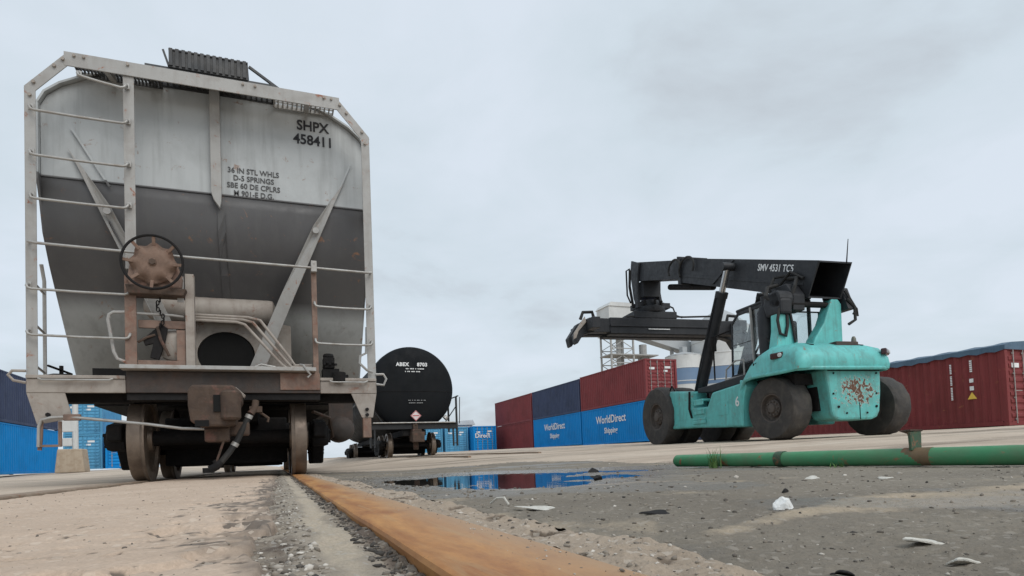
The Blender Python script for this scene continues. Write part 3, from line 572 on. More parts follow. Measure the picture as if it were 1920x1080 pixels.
# ------------------------------------------------------------------ hopper wagon
HX, HY = -0.57, 6.85
hop = thing('hopper_wagon', (HX, HY, 0), 'large grey two-tone covered hopper railway wagon standing on the rusty rails', 'hopper wagon')
def hopper():
    H = hop
    roof = [(-1.61, 3.83), (-1.55, 3.95), (-1.42, 4.06), (-1.2, 4.18), (-0.877, 4.305), (-0.45, 4.39), (0, 4.42)]
    roof = roof+[(-a, b) for a, b in reversed(roof[:-1])]
    # shell: roof and sides
    y0, y1 = 0.34, 14.7; n = len(roof); b = MB()
    b.add([(u, y0, z) for u, z in roof]+[(u, y1, z) for u, z in roof], [(i, i+1, n+i+1, n+i) for i in range(n-1)])
    for s in (-1, 1):
        x = s*1.61
        b.add([(x, y0, 3.83), (x, y1, 3.83), (x, y1, 2.75), (x, 13.4, 1.12), (x, 1.66, 1.12), (x, 0.92, 2.0), (x, 0.69, 2.28), (x, 0.505, 2.56), (x, 0.42, 2.84), (x, y0, 3.05)], [tuple(range(10))])
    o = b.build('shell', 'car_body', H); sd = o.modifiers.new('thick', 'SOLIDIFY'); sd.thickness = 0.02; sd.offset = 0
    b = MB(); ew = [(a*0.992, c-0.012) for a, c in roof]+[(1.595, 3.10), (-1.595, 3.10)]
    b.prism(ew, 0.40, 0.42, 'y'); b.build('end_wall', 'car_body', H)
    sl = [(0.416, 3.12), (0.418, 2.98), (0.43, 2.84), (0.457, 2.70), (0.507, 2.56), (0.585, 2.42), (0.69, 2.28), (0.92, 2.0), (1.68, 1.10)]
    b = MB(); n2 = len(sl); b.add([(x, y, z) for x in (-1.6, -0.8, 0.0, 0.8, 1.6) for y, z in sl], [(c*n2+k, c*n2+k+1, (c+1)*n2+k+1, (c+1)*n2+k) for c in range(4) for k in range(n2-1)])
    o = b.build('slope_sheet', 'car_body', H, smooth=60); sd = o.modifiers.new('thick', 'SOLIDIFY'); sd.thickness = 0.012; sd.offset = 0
    b = MB(); b.prism([(13.4, 1.12), (14.7, 2.75), (14.7, 3.8), (14.6, 3.8), (14.6, 2.77), (13.3, 1.12)], -1.6, 1.6, 'x'); b.build('far_end', 'car_body', H)
    b = MB(); b.box(-1.6, 1.6, 2.2, 13.0, 0.95, 1.12); b.box(-0.35, 0.35, 0.6, 14.4, 0.62, 1.05); b.build('underframe', 'grime', H)
    for k in range(3):
        b = MB(); yy = 4.2+k*3.0
        b.add([(-1.4, yy-1.3, 1.0), (1.4, yy-1.3, 1.0), (1.4, yy+1.3, 1.0), (-1.4, yy+1.3, 1.0), (-0.4, yy-0.4, 0.35), (0.4, yy-0.4, 0.35), (0.4, yy+0.4, 0.35), (-0.4, yy+0.4, 0.35)],
              [(0, 1, 5, 4), (1, 2, 6, 5), (2, 3, 7, 6), (3, 0, 4, 7), (4, 5, 6, 7)]); b.build('outlet_hopper', 'grime', H)
    # centre stiffener of the end wall and its run down the slope sheet
    b = MB(); b.prism([(-0.055, 4.35), (0.045, 4.35), (0.05, 3.12), (0.045, 3.0), (0.03, 2.93), (-0.03, 3.02), (-0.055, 3.1)], 0.33, 0.395, 'y'); b.build('stiffener', 'car_grey', H, bevel=0.006)
    b = MB(); b.sheet([(0.0, 2.98), (0.075, 2.9), (0.077, 2.7), (0.079, 2.56), (0.08, 2.42), (0.082, 2.28), (0.085, 2.0), (0.005, 2.0), (0.004, 2.28), (0.003, 2.42), (0.002, 2.56), (0.0, 2.7)], lambda a, z: (a+0.0, float(np.interp(-z, [-3.12, -2.84, -2.70, -2.56, -2.42, -2.28, -2.0], [0.385, 0.40, 0.43, 0.485, 0.565, 0.67, 0.90])), z), (0, 0.03, 0.0)); b.build('slope_stiffener', 'car_body', H)
    b = MB(); b.beam((-1.0, 0.37, 3.05), (-1.33, 0.37, 3.62), 0.012, 0.02); b.beam((1.43, 0.37, 3.62), (1.22, 0.37, 3.12), 0.012, 0.02); b.split('weld_seam', 'car_body', H)
    # diagonal braces
    for s in (-1, 1):
        yf = lambda u, z: (s*u, 0.355+max(0, 2.72-z)*0.20, z)
        pl = [(0.23, 1.12), (0.40, 1.12), (0.78, 2.05), (1.12, 2.85), (1.26, 3.18), (1.36, 3.40), (1.21, 3.18), (1.00, 2.85), (0.63, 2.05)]
        b = MB(); b.sheet(pl, yf, (0, 0.03, 0)); br = b.build('diagonal_brace', 'car_grey', H, bevel=0.004)
        b = MB(); b.add([(s*0.33, 0.70, 1.12), (s*1.02, 0.40, 2.70), (s*1.02, 0.43, 2.68), (s*0.72, 1.0, 1.95), (s*0.33, 1.6, 1.15)], [(0, 1, 2, 3, 4)])
        o = b.build('web', 'car_body', br); m = o.modifiers.new('thick', 'SOLIDIFY'); m.thickness = 0.012
        b = MB(); b.lathe([(0.035, 0), (0.035, 0.03)], yf(1.02, 2.78)[:1]+(yf(1.02, 2.78)[1]-0.028, 2.78), 'y', 12); b.split('bolt', 'car_grey', br, smooth=True)
    # corner posts, top bar, bends
    for s in (-1, 1):
        b = MB()
        b.beam((s*1.555, 0.0, 0.87), (s*1.555, 0.0, 3.79), 0.085, 0.012, up=(0, 1, 0)); b.beam((s*1.598, 0.045, 0.87), (s*1.598, 0.045, 3.79), 0.012, 0.09, up=(0, 1, 0))
        b.beam((s*1.565, 0.001, 3.76), (s*1.235, 0.001, 4.14), 0.09, 0.012, up=(0, 1, 0)); b.beam((s*1.604, 0.046, 3.76), (s*1.265, 0.046, 4.17), 0.012, 0.09, up=(0, 1, 0))
        p = b.build('corner_post', 'car_grey', H, bevel=0.003)
        b = MB()
        for z in (3.70, 3.83, 4.02, 4.10): b.lathe([(0.016, 0), (0.016, -0.022)], (s*(1.555 if z < 3.8 else 1.56-(z-3.79)*0.87), -0.006, z), 'y', 6)
        b.split('bolt', 'car_grey_dirty', p)
    b = MB(); b.box(-1.285, 1.285, -0.008, 0.006, 4.045, 4.185); b.box(-1.285, 1.285, 0.006, 0.075, 4.173, 4.185); tb = b.build('top_bar', 'car_grey', H, bevel=0.003)
    b = MB()
    for u in (-1.2, -1.12, -0.75, 0.3, 0.42, 1.12, 1.2): b.lathe([(0.014, 0), (0.014, -0.02)], (u, -0.008, 4.15), 'y', 6)
    b.split('bolt', 'car_grey_dirty', tb)
    for s in (-1, 1):
        b = MB(); b.beam((s*0.95, 0.04, 4.1), (s*0.95, 0.40, 4.2), 0.05, 0.05); b.build('bar_bracket', 'car_grey', H)
    # ladder stile and rungs
    b = MB(); b.box(-0.80, -0.705, 0.012, 0.022, 2.1, 4.05); b.box(-0.80, -0.788, 0.022, 0.09, 2.1, 4.05); b.build('ladder_stile', 'car_grey', H, bevel=0.003)
    def rung(ul, ur, zl, zr, r=0.0125, mat='galv'):
        b = MB(); b.tube([(ul, -0.012, zl+0.055), (ul, -0.05, zl+0.05), (ul, -0.068, zl+0.03), (ul+0.012, -0.072, zl+0.008), (ul+0.04, -0.072, zl), ((ul+ur)/2, -0.072, (zl+zr)/2-0.004), (ur-0.04, -0.072, zr),
                                  (ur-0.012, -0.072, zr+0.008), (ur, -0.068, zr+0.03), (ur, -0.05, zr+0.05), (ur, -0.012, zr+0.055)], r, 8)
        for u, z in ((ul, zl), (ur, zr)): b.box(u-0.022, u+0.022, -0.014, 0.0, z+0.03, z+0.085)
        o = b.build('rung', mat, H, smooth=50)
    rung(-1.16, -0.76, 3.925, 3.875)
    for z in (3.53, 3.10, 2.685): rung(-1.545, -0.755, z, z-0.012)
    for z in (1.83, 1.40): rung(-1.575, -0.755, z, z-0.01)
    for z in (1.80, 1.40): rung(0.965, 1.56, z, z-0.005)
    b = MB(); b.tube([(-1.56, -0.0, 2.30), (-1.56, -0.07, 2.275), (-1.5, -0.075, 2.262), (-0.5, -0.075, 2.235), (0.5, -0.075, 2.222), (1.0, -0.075, 2.215), (1.52, -0.075, 2.205), (1.57, -0.07, 2.21), (1.57, 0, 2.23)], 0.0135, 8)
    b.build('grab_iron', 'galv', H, smooth=50)
    # short right post
    b = MB(); b.box(0.938, 0.992, -0.03, -0.018, 1.04, 2.25); b.box(0.938, 0.948, -0.018, 0.04, 1.04, 2.25); b.build('grab_post', 'brown', H, bevel=0.003)
    b = MB(); b.box(0.935, 0.995, -0.095, -0.03, 2.17, 2.29); b.lathe([(0.012, -0.10), (0.012, -0.09)], (0.965, 0, 2.26), 'y', 8); b.build('clamp', 'galv', H, bevel=0.008)
    # brake wheel and its frame
    b = MB(); b.lathe([(0.013*math.cos(k*0.785)+0.262, 0.013*math.sin(k*0.785)) for k in range(8)], (-0.532, -0.20, 2.12), 'y', 48, closed=True); b.build('brake_wheel_rim', 'grime', H, smooth=True)
    b = MB(); cx, cy, cz = -0.532, -0.19, 2.12; nn = 64
    prof = []
    vs, fs = [], []
    for j, (rr, yy) in enumerate([(0.0, -0.02), (0.035, -0.02), (0.04, -0.008), (0.09, -0.008), (0.135, 0.0), (0.165, 0.015), (0.19, 0.026), (0.21, 0.03)]):
        for k in range(nn):
            a = 2*math.pi*k/nn; w = 0.5+0.5*math.cos(8*a+0.4)
            r2 = rr if rr < 0.15 else rr-(0.020*(1-w) if rr > 0.18 else 0.004*(1-w)); y2 = yy+(0.040*(1-w) if rr > 0.15 else 0)
            vs.append((cx+r2*math.cos(a), cy+y2, cz+r2*math.sin(a)))
    for j in range(7): fs += [(j*nn+k, j*nn+(k+1) % nn, (j+1)*nn+(k+1) % nn, (j+1)*nn+k) for k in range(nn)]
    b.add(vs, fs)
    o = b.build('brake_wheel_disc', 'rust_wheel', H, smooth=60); m = o.modifiers.new('thick', 'SOLIDIFY'); m.thickness = 0.012
    b = MB()
    for k in range(8):
        a = 2*math.pi*k/8-0.05; b.beam((cx+0.17*math.cos(a), cy+0.022, cz+0.17*math.sin(a)), (cx+0.262*math.cos(a), cy-0.008, cz+0.262*math.sin(a)), 0.030, 0.012, up=(0, 1, 0))
    b.split('brake_wheel_spoke', 'rust_wheel', H, bevel=0.004)
    b = MB(); b.lathe([(0.03, -0.035), (0.034, -0.02)], (cx, cy, cz), 'y', 6); b.build('hub_nut', 'coupler', H)
    b = MB(); b.prism([(-0.74, 1.90), (-0.30, 1.90), (-0.29, 2.0), (-0.34, 2.16), (-0.45, 2.24), (-0.62, 2.24), (-0.74, 2.16), (-0.77, 1.98)], -0.10, 0.04, 'y'); hs = b.build('brake_housing', 'brown', H, bevel=0.02)
    b = MB(); b.prism([(-0.75, 1.82), (-0.28, 1.82), (-0.25, 1.89), (-0.78, 1.91)], -0.14, 0.05, 'y'); b.build('housing_flange', 'coupler', hs, bevel=0.01)
    for u0, u1, z1, mt in ((-0.80, -0.70, 2.02, 'brown'), (-0.275, -0.195, 2.07, 'car_grey_dirty')):
        b = MB(); b.box(u0, u1, -0.05, -0.038, 1.10, z1); b.box(u0 if u0 < -0.5 else u1-0.012, (u0+0.012) if u0 < -0.5 else u1, -0.038, 0.05, 1.10, z1); b.build('brake_post', mt, H, bevel=0.004)
    b = MB(); b.box(-0.345, -0.285, -0.045, -0.03, 1.78, 2.04); b.build('frame_strap', 'car_grey', H, bevel=0.004)
    b = MB(); b.box(-0.70, -0.28, -0.03, 0.0, 1.13, 1.19); b.box(-0.70, -0.275, 0.02, 0.05, 1.52, 1.60); b.box(-0.36, -0.28, -0.02, 0.01, 1.19, 1.5); b.split('frame_crossbar', 'brown', H, bevel=0.004)
    # chain and lever mechanism
    for k in range(9):
        b = MB(); z = 1.80-k*0.033; x = -0.50-0.03*math.sin(k*0.8)
        ring = [(x+(0.013*math.cos(a) if k % 2 else 0), -0.02+(0 if k % 2 else 0.013*math.cos(a)), z+0.024*math.sin(a)) for a in np.linspace(0, 2*math.pi, 9)]
        b.tube(ring, 0.006, 5, caps=False); b.build('chain_link', 'grime', H, smooth=True)
    b = MB(); b.prism([(-0.60, 1.22), (-0.52, 1.20), (-0.47, 1.35), (-0.44, 1.52), (-0.50, 1.56), (-0.58, 1.48), (-0.66, 1.40), (-0.64, 1.34), (-0.57, 1.36)], 0.0, 0.03, 'y'); b.build('bell_crank', 'grime', H, bevel=0.006)
    b = MB(); b.tube([(-0.53, 0.0, 1.53), (-0.50, -0.01, 1.40), (-0.43, -0.005, 1.24)], 0.016, 6); b.tube([(-0.70, 0.0, 1.37), (-0.62, -0.01, 1.42), (-0.55, 0, 1.45)], 0.012, 6); b.split('brake_lever', 'coupler', H, smooth=True)
    b = MB(); b.lathe([(0.0001, -0.02), (0.10, -0.015), (0.15, 0.01), (0.16, 0.05), (0.16, 0.14)], (-0.40, 0.06, 1.36), 'y', 20); b.build('brake_cylinder', 'car_grey_dirty', H, smooth=True)
    b = MB(); b.tube([(-0.80, -0.02, 1.66), (-0.90, -0.02, 1.655), (-0.935, -0.02, 1.63), (-0.945, -0.02, 1.58), (-0.90, -0.02, 1.27), (-0.87, -0.02, 1.20), (-0.80, -0.02, 1.17)], 0.016, 8)
    b.tube([(-0.80, -0.02, 1.655), (-0.4, 0.0, 1.652), (-0.30, 0.02, 1.645)], 0.013, 8); b.build('hand_loop', 'car_grey', H, smooth=True)
    # reservoir, bolster plate and dark opening behind the platform
    b = MB(); b.lathe([(0.0001, -0.80), (0.07, -0.79), (0.13, -0.74), (0.138, -0.70), (0.138, 0.50), (0.13, 0.54), (0.07, 0.57), (0.0001, 0.58)], (0, 0.86, 1.93), 'x', 28); b.build('air_reservoir', 'car_grey_dirty', H, smooth=40)
    b = MB()
    ring = []
    nh = 40
    for k in range(nh):
        a = 2*math.pi*k/nh; ring.append((0.02+0.31*math.cos(a), 1.44+0.27*math.sin(a)))
    outer = []
    for k in range(nh):
        a = 2*math.pi*k/nh; c, s_ = math.cos(a), math.sin(a); q = min(0.72/abs(c) if abs(c) > 1e-3 else 9, 0.40/abs(s_) if abs(s_) > 1e-3 else 9); outer.append((0.02+q*c, 1.44+q*s_))
    vs = [(x, 1.0, z) for x, z in ring]+[(x, 1.0, max(1.05, z)) for x, z in outer]+[(x, 1.7, z) for x, z in ring]
    fs = [(k, (k+1) % nh, nh+(k+1) % nh, nh+k) for k in range(nh)]+[(k, (k+1) % nh, 2*nh+(k+1) % nh, 2*nh+k) for k in range(nh)]+[tuple(2*nh+k for k in range(nh))]
    b.add(vs, fs); b.build('bolster_web', 'car_grey_dirty', H)
    b = MB(); b.lathe([(0.30, 0.0), (0.30, 0.6), (0.0001, 0.61)], (0.02, 1.02, 1.42), 'y', 36); b.build('bolster_opening', 'gap_shade', H, smooth=40)  # tube lining painted near-black for the shade in the opening
    # brake pipes
    for k, (dz, du) in enumerate(((0.0, 0.0), (0.045, 0.10), (0.09, 0.19))):
        b = MB(); b.tube([(-0.22, 0.2, 1.66+dz*0.6), (0.18+du*0.6, 0.2, 1.655+dz*0.6), (0.26+du*0.8, 0.2, 1.63+dz*0.6), (0.62+du*0.45, 0.15, 1.20+dz*0.8), (0.68+du*0.4, 0.15, 1.155+dz*0.4), (0.93, 0.15, 1.15+dz*0.5)], 0.016, 8); b.build('brake_pipe', 'car_grey_dirty', H, smooth=True)
    # platforms and sills
    b = MB(); b.box(-0.83, 0.955, -0.14, 0.0, 1.085, 1.125); b.box(-0.83, 0.955, 0.0, 0.55, 1.10, 1.122); pf = b.build('crossover_platform', 'car_grey_dirty', H, bevel=0.006)
    b = MB(); b.box(-0.83, 0.958, -0.152, -0.141, 1.09, 1.128); b.build('worn_edge', 'galv', pf, bevel=0.003)
    b = MB(); b.prism([(-0.80, 0.868), (1.0, 0.868), (1.0, 1.08), (-0.80, 1.08)], -0.03, 0.3, 'y'); b.build('centre_sill_face', 'sill_dark', H, bevel=0.006)
    b = MB(); b.box(0.60, 1.0, -0.045, -0.031, 0.90, 1.08); b.build('rusted_plate', 'brown', H, bevel=0.004)
    for u0, u1 in ((-1.60, -0.805), (1.003, 1.60)):
        b = MB(); b.box(u0, u1, -0.02, 0.02, 0.868, 1.00); b.box(u0, u1, -0.035, 0.42, 1.002, 1.035); o = b.build('end_sill', 'car_grey_dirty', H, bevel=0.005)
        b = MB(); b.tube([(u0+0.10, -0.045, 1.0), (u0+0.13, -0.06, 0.985), (u1-0.13, -0.06, 0.985), (u1-0.10, -0.045, 1.0)], 0.01, 6); b.build('edge_rod', 'galv', o, smooth=True)
    b = MB(); b.box(-0.8, 1.0, 0.0, 0.35, 0.80, 0.866); b.box(-1.58, 1.58, 0.25, 0.42, 0.80, 0.99); b.build('buffer_beam', 'grime', H)
    # step brackets
    b = MB(); b.prism([(-1.60, 0.866), (-1.30, 0.866), (-1.245, 0.64), (-1.26, 0.62), (-1.52, 0.57)], -0.015, 0.0, 'y'); lb = b.build('step_bracket', 'car_grey_dirty', H, bevel=0.003)
    b = MB(); b.prism([(1.325, 0.866), (1.60, 0.866), (1.555, 0.60), (1.435, 0.60)], -0.015, 0.0, 'y'); rb = b.build('step_bracket', 'car_grey_dirty', H, bevel=0.003)
    b = MB(); b.box(1.445, 1.535, -0.012, 0.06, 0.38, 0.60); b.build('step_leg', 'brown', rb, bevel=0.006)
    for q, p in (((-1.43, 0.66), lb), ((1.49, 0.69), rb), ((1.49, 0.63), rb)):
        b = MB(); b.lathe([(0.02, 0), (0.02, -0.03)], (q[0], -0.014, q[1]), 'y', 6); b.split('bolt', 'grime', p)
    b = MB(); b.tube([(-1.485, -0.02, 0.60), (-1.49, -0.02, 0.45), (-1.50, -0.02, 0.33)], 0.018, 6); b.beam((-1.49, -0.02, 0.37), (-1.34, 0.0, 0.37), 0.05, 0.02); b.tube([(-1.345, 0.0, 0.60), (-1.345, 0.0, 0.36)], 0.016, 6)
    b.build('stirrup_step', 'brown', lb, smooth=50)
    b = MB(); b.tube([(-1.50, -0.05, 0.36), (-1.495, -0.05, 0.55), (-1.47, -0.06, 0.61), (-1.40, -0.06, 0.63), (-1.25, -0.07, 0.635), (-1.1, -0.08, 0.615), (-0.6, -0.16, 0.55), (-0.3, -0.22, 0.50), (-0.10, -0.26, 0.49)], 0.0145, 8); b.build('uncoupling_rod', 'galv', H, smooth=60)
    b = MB(); b.box(-1.30, -1.16, -0.085, -0.05, 0.60, 0.66); b.build('rod_bracket', 'brown', H, bevel=0.008)
    # coupler
    b = MB(); b.box(-0.15, 0.15, -0.35, 0.3, 0.60, 0.84); b.build('coupler_shank', 'coupler', H, bevel=0.02)
    b = MB(); b.prism([(-0.19, 0.90), (0.17, 0.90), (0.245, 0.83), (0.245, 0.74), (0.20, 0.66), (0.19, 0.52), (0.10, 0.50), (-0.12, 0.50), (-0.20, 0.55), (-0.22, 0.70), (-0.22, 0.84)], -0.46, -0.10, 'y'); cp = b.build('coupler_head', 'coupler', H, bevel=0.025)
    b = MB(); b.prism([(-0.20, 0.915), (0.18, 0.915), (0.27, 0.83), (0.255, 0.80), (0.16, 0.885), (-0.18, 0.885), (-0.235, 0.80), (-0.25, 0.82)], -0.16, -0.08, 'y'); b.build('striker', 'car_grey_dirty', cp, bevel=0.006)
    b = MB(); b.lathe([(0.075, 0.56), (0.09, 0.58), (0.09, 0.82), (0.075, 0.84)], (0.15, -0.46, 0.0), 'z', 16); b.build('knuckle', 'coupler', cp, smooth=True)
    b = MB(); b.box(0.0, 0.075, -0.475, -0.455, 0.64, 0.80); b.box(-0.16, -0.04, -0.475, -0.455, 0.50, 0.56); b.split('knuckle_slot', 'gap_shade', cp)
    b = MB(); b.box(-0.10, 0.12, -0.30, -0.12, 0.36, 0.50); b.box(0.02, 0.30, -0.2, -0.1, 0.42, 0.56); b.build('draft_key', 'coupler', cp, bevel=0.02)
    # air hose
    b = MB(); b.tube([(0.36, -0.10, 0.78), (0.35, -0.12, 0.70), (0.31, -0.15, 0.64)], 0.035, 10); b.box(0.30, 0.42, -0.14, -0.06, 0.66, 0.72); b.tube([(0.40, -0.1, 0.66), (0.48, -0.1, 0.60), (0.47, -0.1, 0.56)], 0.014, 6); b.build('angle_cock', 'coupler', H, smooth=50)
    b = MB(); b.tube([(0.30, -0.15, 0.63), (0.25, -0.18, 0.52), (0.19, -0.21, 0.38), (0.11, -0.24, 0.25), (0.04, -0.26, 0.16), (-0.01, -0.27, 0.11)], 0.03, 10); hz = b.build('air_hose', 'rubber', H, smooth=True)
    b = MB(); b.lathe([(0.037, -0.02), (0.037, 0.02)], (0.295, -0.152, 0.615), (Vector((0.4, 0.15, 0.9)).normalized(), Vector((0.9, 0, -0.4)).normalized(), Vector((0, 1, 0))), 12)
    b.lathe([(0.036, -0.02), (0.036, 0.02)], (0.165, -0.22, 0.335), (Vector((0.5, 0.15, 0.85)).normalized(), Vector((0.85, 0, -0.5)).normalized(), Vector((0, 1, 0))), 12); b.split('hose_clamp', 'galv', hz, smooth=40)
    b = MB(); b.tube([(0.03, -0.26, 0.16), (0.0, -0.28, 0.12), (-0.06, -0.28, 0.09)], 0.04, 8); b.tube([(0.0, -0.28, 0.14), (-0.02, -0.28, 0.18)], 0.02, 6); b.box(-0.12, -0.02, -0.31, -0.25, 0.06, 0.11); b.build('gladhand', 'grime', hz, smooth=50)
    b = MB(); b.tube([(0.14, -0.28, 0.56), (0.08, -0.28, 0.40), (0.0, -0.28, 0.16)], 0.012, 6); b.build('hose_support', 'coupler', H, smooth=True)
    # valve block on the right of the platform
    b = MB(); b.box(1.04, 1.22, 0.12, 0.30, 1.05, 1.16); b.box(1.05, 1.17, 0.10, 0.26, 1.165, 1.28); b.lathe([(0.075, 1.0), (0.075, 1.10)], (1.20, 0.0, 0.0), 'z', 14); b.lathe([(0.05, 1.28), (0.06, 1.30), (0.05, 1.33)], (1.11, 0.18, 0), 'z', 12)
    for k in range(5): b.lathe([(0.016, 0), (0.016, -0.025)], (1.06+0.03*k, 0.10, 1.20+0.02*(k % 2)), 'y', 6)
    b.box(1.22, 1.32, 0.15, 0.28, 1.05, 1.10); b.build('control_valve', 'grime', H, bevel=0.006)
    b = MB(); b.lathe([(0.0001, -0.03), (0.10, -0.02), (0.155, 0.02), (0.165, 0.06), (0.165, 0.45)], (1.33, 1.2, 0.55), 'y', 20); b.box(1.18, 1.48, 1.25, 1.32, 0.60, 0.95); b.build('brake_reservoir', 'sill_dark', H, smooth=40)
    b = MB(); b.tube([(0.95, 0.6, 0.72), (1.15, 0.8, 0.66), (1.2, 1.0, 0.45), (1.1, 1.1, 0.38)], 0.022, 6); b.build('slack_lever', 'coupler', H, smooth=True)
    b = MB(); b.tube([(0.36, -0.05, 1.14), (0.42, -0.05, 1.165), (0.5, -0.05, 1.15), (0.56, -0.05, 1.14)], 0.012, 6); b.build('bracket_scrap', 'galv', H, bevel=0.006)
    b = MB(); b.tube([(0.80, -0.12, 1.16), (0.83, -0.16, 1.15), (0.86, -0.16, 1.10), (0.90, -0.15, 1.05), (0.87, -0.15, 1.02)], 0.011, 6); b.build('hook', 'galv', H, smooth=True)
    b = MB(); b.tube([(1.52, 0.05, 1.62), (1.50, 0.0, 1.32), (1.43, -0.03, 1.28), (1.42, -0.04, 1.2), (1.50, -0.05, 1.12), (1.56, -0.05, 1.10)], 0.014, 6); b.tube([(1.60, -0.02, 1.08), (1.68, -0.03, 1.08), (1.71, -0.03, 1.03), (1.68, -0.03, 0.96), (1.60, -0.02, 0.97)], 0.014, 6); b.build('release_rod', 'galv', H, smooth=True)
    b = MB(); b.tube([(-1.60, -0.02, 1.07), (-1.70, -0.03, 1.07), (-1.73, -0.03, 1.03), (-1.69, -0.03, 0.98), (-1.60, -0.02, 0.96)], 0.014, 6); b.build('corner_handle', 'car_grey_dirty', H, smooth=True)
    # left side ladder and lever box
    b = MB(); b.tube([(-1.60, 0.48, 0.98), (-1.60, 0.48, 2.05), (-1.60, 0.40, 2.2)], 0.017, 6)
    for z in (1.12, 1.52, 1.92): b.tube([(-1.60, 0.05, z+0.08), (-1.60, 0.12, z+0.05), (-1.60, 0.48, z)], 0.012, 6)
    b.build('side_ladder', 'galv', H, smooth=True)
    b = MB(); b.prism([(0.55, 1.0), (1.25, 1.0), (1.12, 1.12), (0.92, 1.18), (0.72, 1.14)], -1.66, -1.5, 'x'); b.tube([(-1.58, 0.5, 1.2), (-1.58, 1.25, 1.22)], 0.012, 6); b.tube([(-1.58, 0.9, 1.17), (-1.58, 0.9, 1.26)], 0.02, 6); b.build('side_lever_box', 'grime', H)
    b = MB(); b.box(-1.30, -0.98, 0.9, 0.94, 1.14, 1.24); b.build('placard_holder', 'grime', H)
    # roof walkways: slats on bearers
    def grating(name, u0, u1, ya, yb, z, step, across, mt):
        p = MB(); p.box(u0, u1, ya, ya+0.012, z-0.03, z+0.012); p.box(u0, u1, yb-0.012, yb, z-0.03, z+0.012); p.box(u0, u0+0.012, ya+0.012, yb-0.012, z-0.03, z+0.012); p.box(u1-0.012, u1, ya+0.012, yb-0.012, z-0.03, z+0.012)
        fr = p.build(name, mt, H)
        me = MB(); me.box(-0.007, 0.007, ya+0.013, yb-0.013, -0.012, 0.012); m = me.mesh('slat', mt)
        for u in np.arange(u0+step, u1-0.01, step): o = link('slat', m, fr); o.location = (u, 0, z)
        me = MB()
        for y in np.arange(ya+0.06, yb-0.03, 0.075): me.box(u0+0.013, u1-0.013, y-0.004, y+0.004, z-0.010, z+0.008)
        me.build('cross_wire', mt, fr); return fr
    grating('roof_walkway', -1.26, -0.50, 0.085, 0.38, 4.205, 0.032, True, 'galv_dark')
    grating('roof_walkway', 0.60, 1.25, 0.085, 0.38, 4.20, 0.05, True, 'car_grey')
    grating('running_board', -0.62, 0.62, 0.08, 0.40, 4.245, 0.055, True, 'galv_dark')
    b = MB(); b.beam((-0.40, 0.07, 4.26), (-0.45, 0.07, 4.42), 0.02, 0.03); b.beam((0.36, 0.10, 4.42), (0.66, 0.12, 4.24), 0.025, 0.025); b.split('walkway_bracket', 'galv_dark', H)
    b = MB(); b.box(-0.40, 0.35, 0.062, 0.072, 4.25, 4.43); b.box(-0.40, 0.35, 0.05, 0.36, 4.425, 4.437); eb = b.build('running_board_end', 'galv_dark', H)
    b = MB()
    for u in np.arange(-0.395, 0.33, 0.058): b.box(u, u+0.032, 0.045, 0.061, 4.262, 4.442)
    b.split('rib', 'galv_dark', eb)
    b = MB()
    for u in np.arange(-1.25, -0.52, 0.06): b.box(u, u+0.036, 0.076, 0.088, 4.19, 4.232)
    b.split('walkway_cleat', 'galv_dark', H)
    b = MB(); b.box(-0.38, 0.34, 0.70, 14.0, 4.50, 4.53); b.build('lengthwise_running_board', 'galv_dark', H)
    for k in range(4):
        b = MB(); b.lathe([(0.30, 4.40), (0.32, 4.46), (0.25, 4.52), (0.0001, 4.55)], (-0.85, 2.6+k*3.1, 0), 'z', 24); b.build('roof_hatch', 'car_grey', H, smooth=40)
    # lettering
    fr = (math.pi/2, 0, 0)
    text('lettering', 'SHPX', 0.16, 'black_letter', H, (1.02, 0.395, 4.02), fr, bold=0.0035, sx=0.92)
    text('lettering', '458411', 0.16, 'black_letter', H, (1.025, 0.395, 3.855), fr, bold=0.0035, sx=0.92)
    for i, s in enumerate(('36 IN STL WHLS', 'D-5 SPRINGS', 'SBE 60 DE CPLRS', 'M 901-E D.G.')):
        text('lettering', s, 0.083, 'grey_letter', H, (0.375, 0.395, 3.395-i*0.085), fr, bold=0.0012, space=1.0, sx=0.90)
    running_gear(H, 1.575, 0.79, 0.45)
    running_gear(H, 13.0, 0.79, 0.45)
hopper()

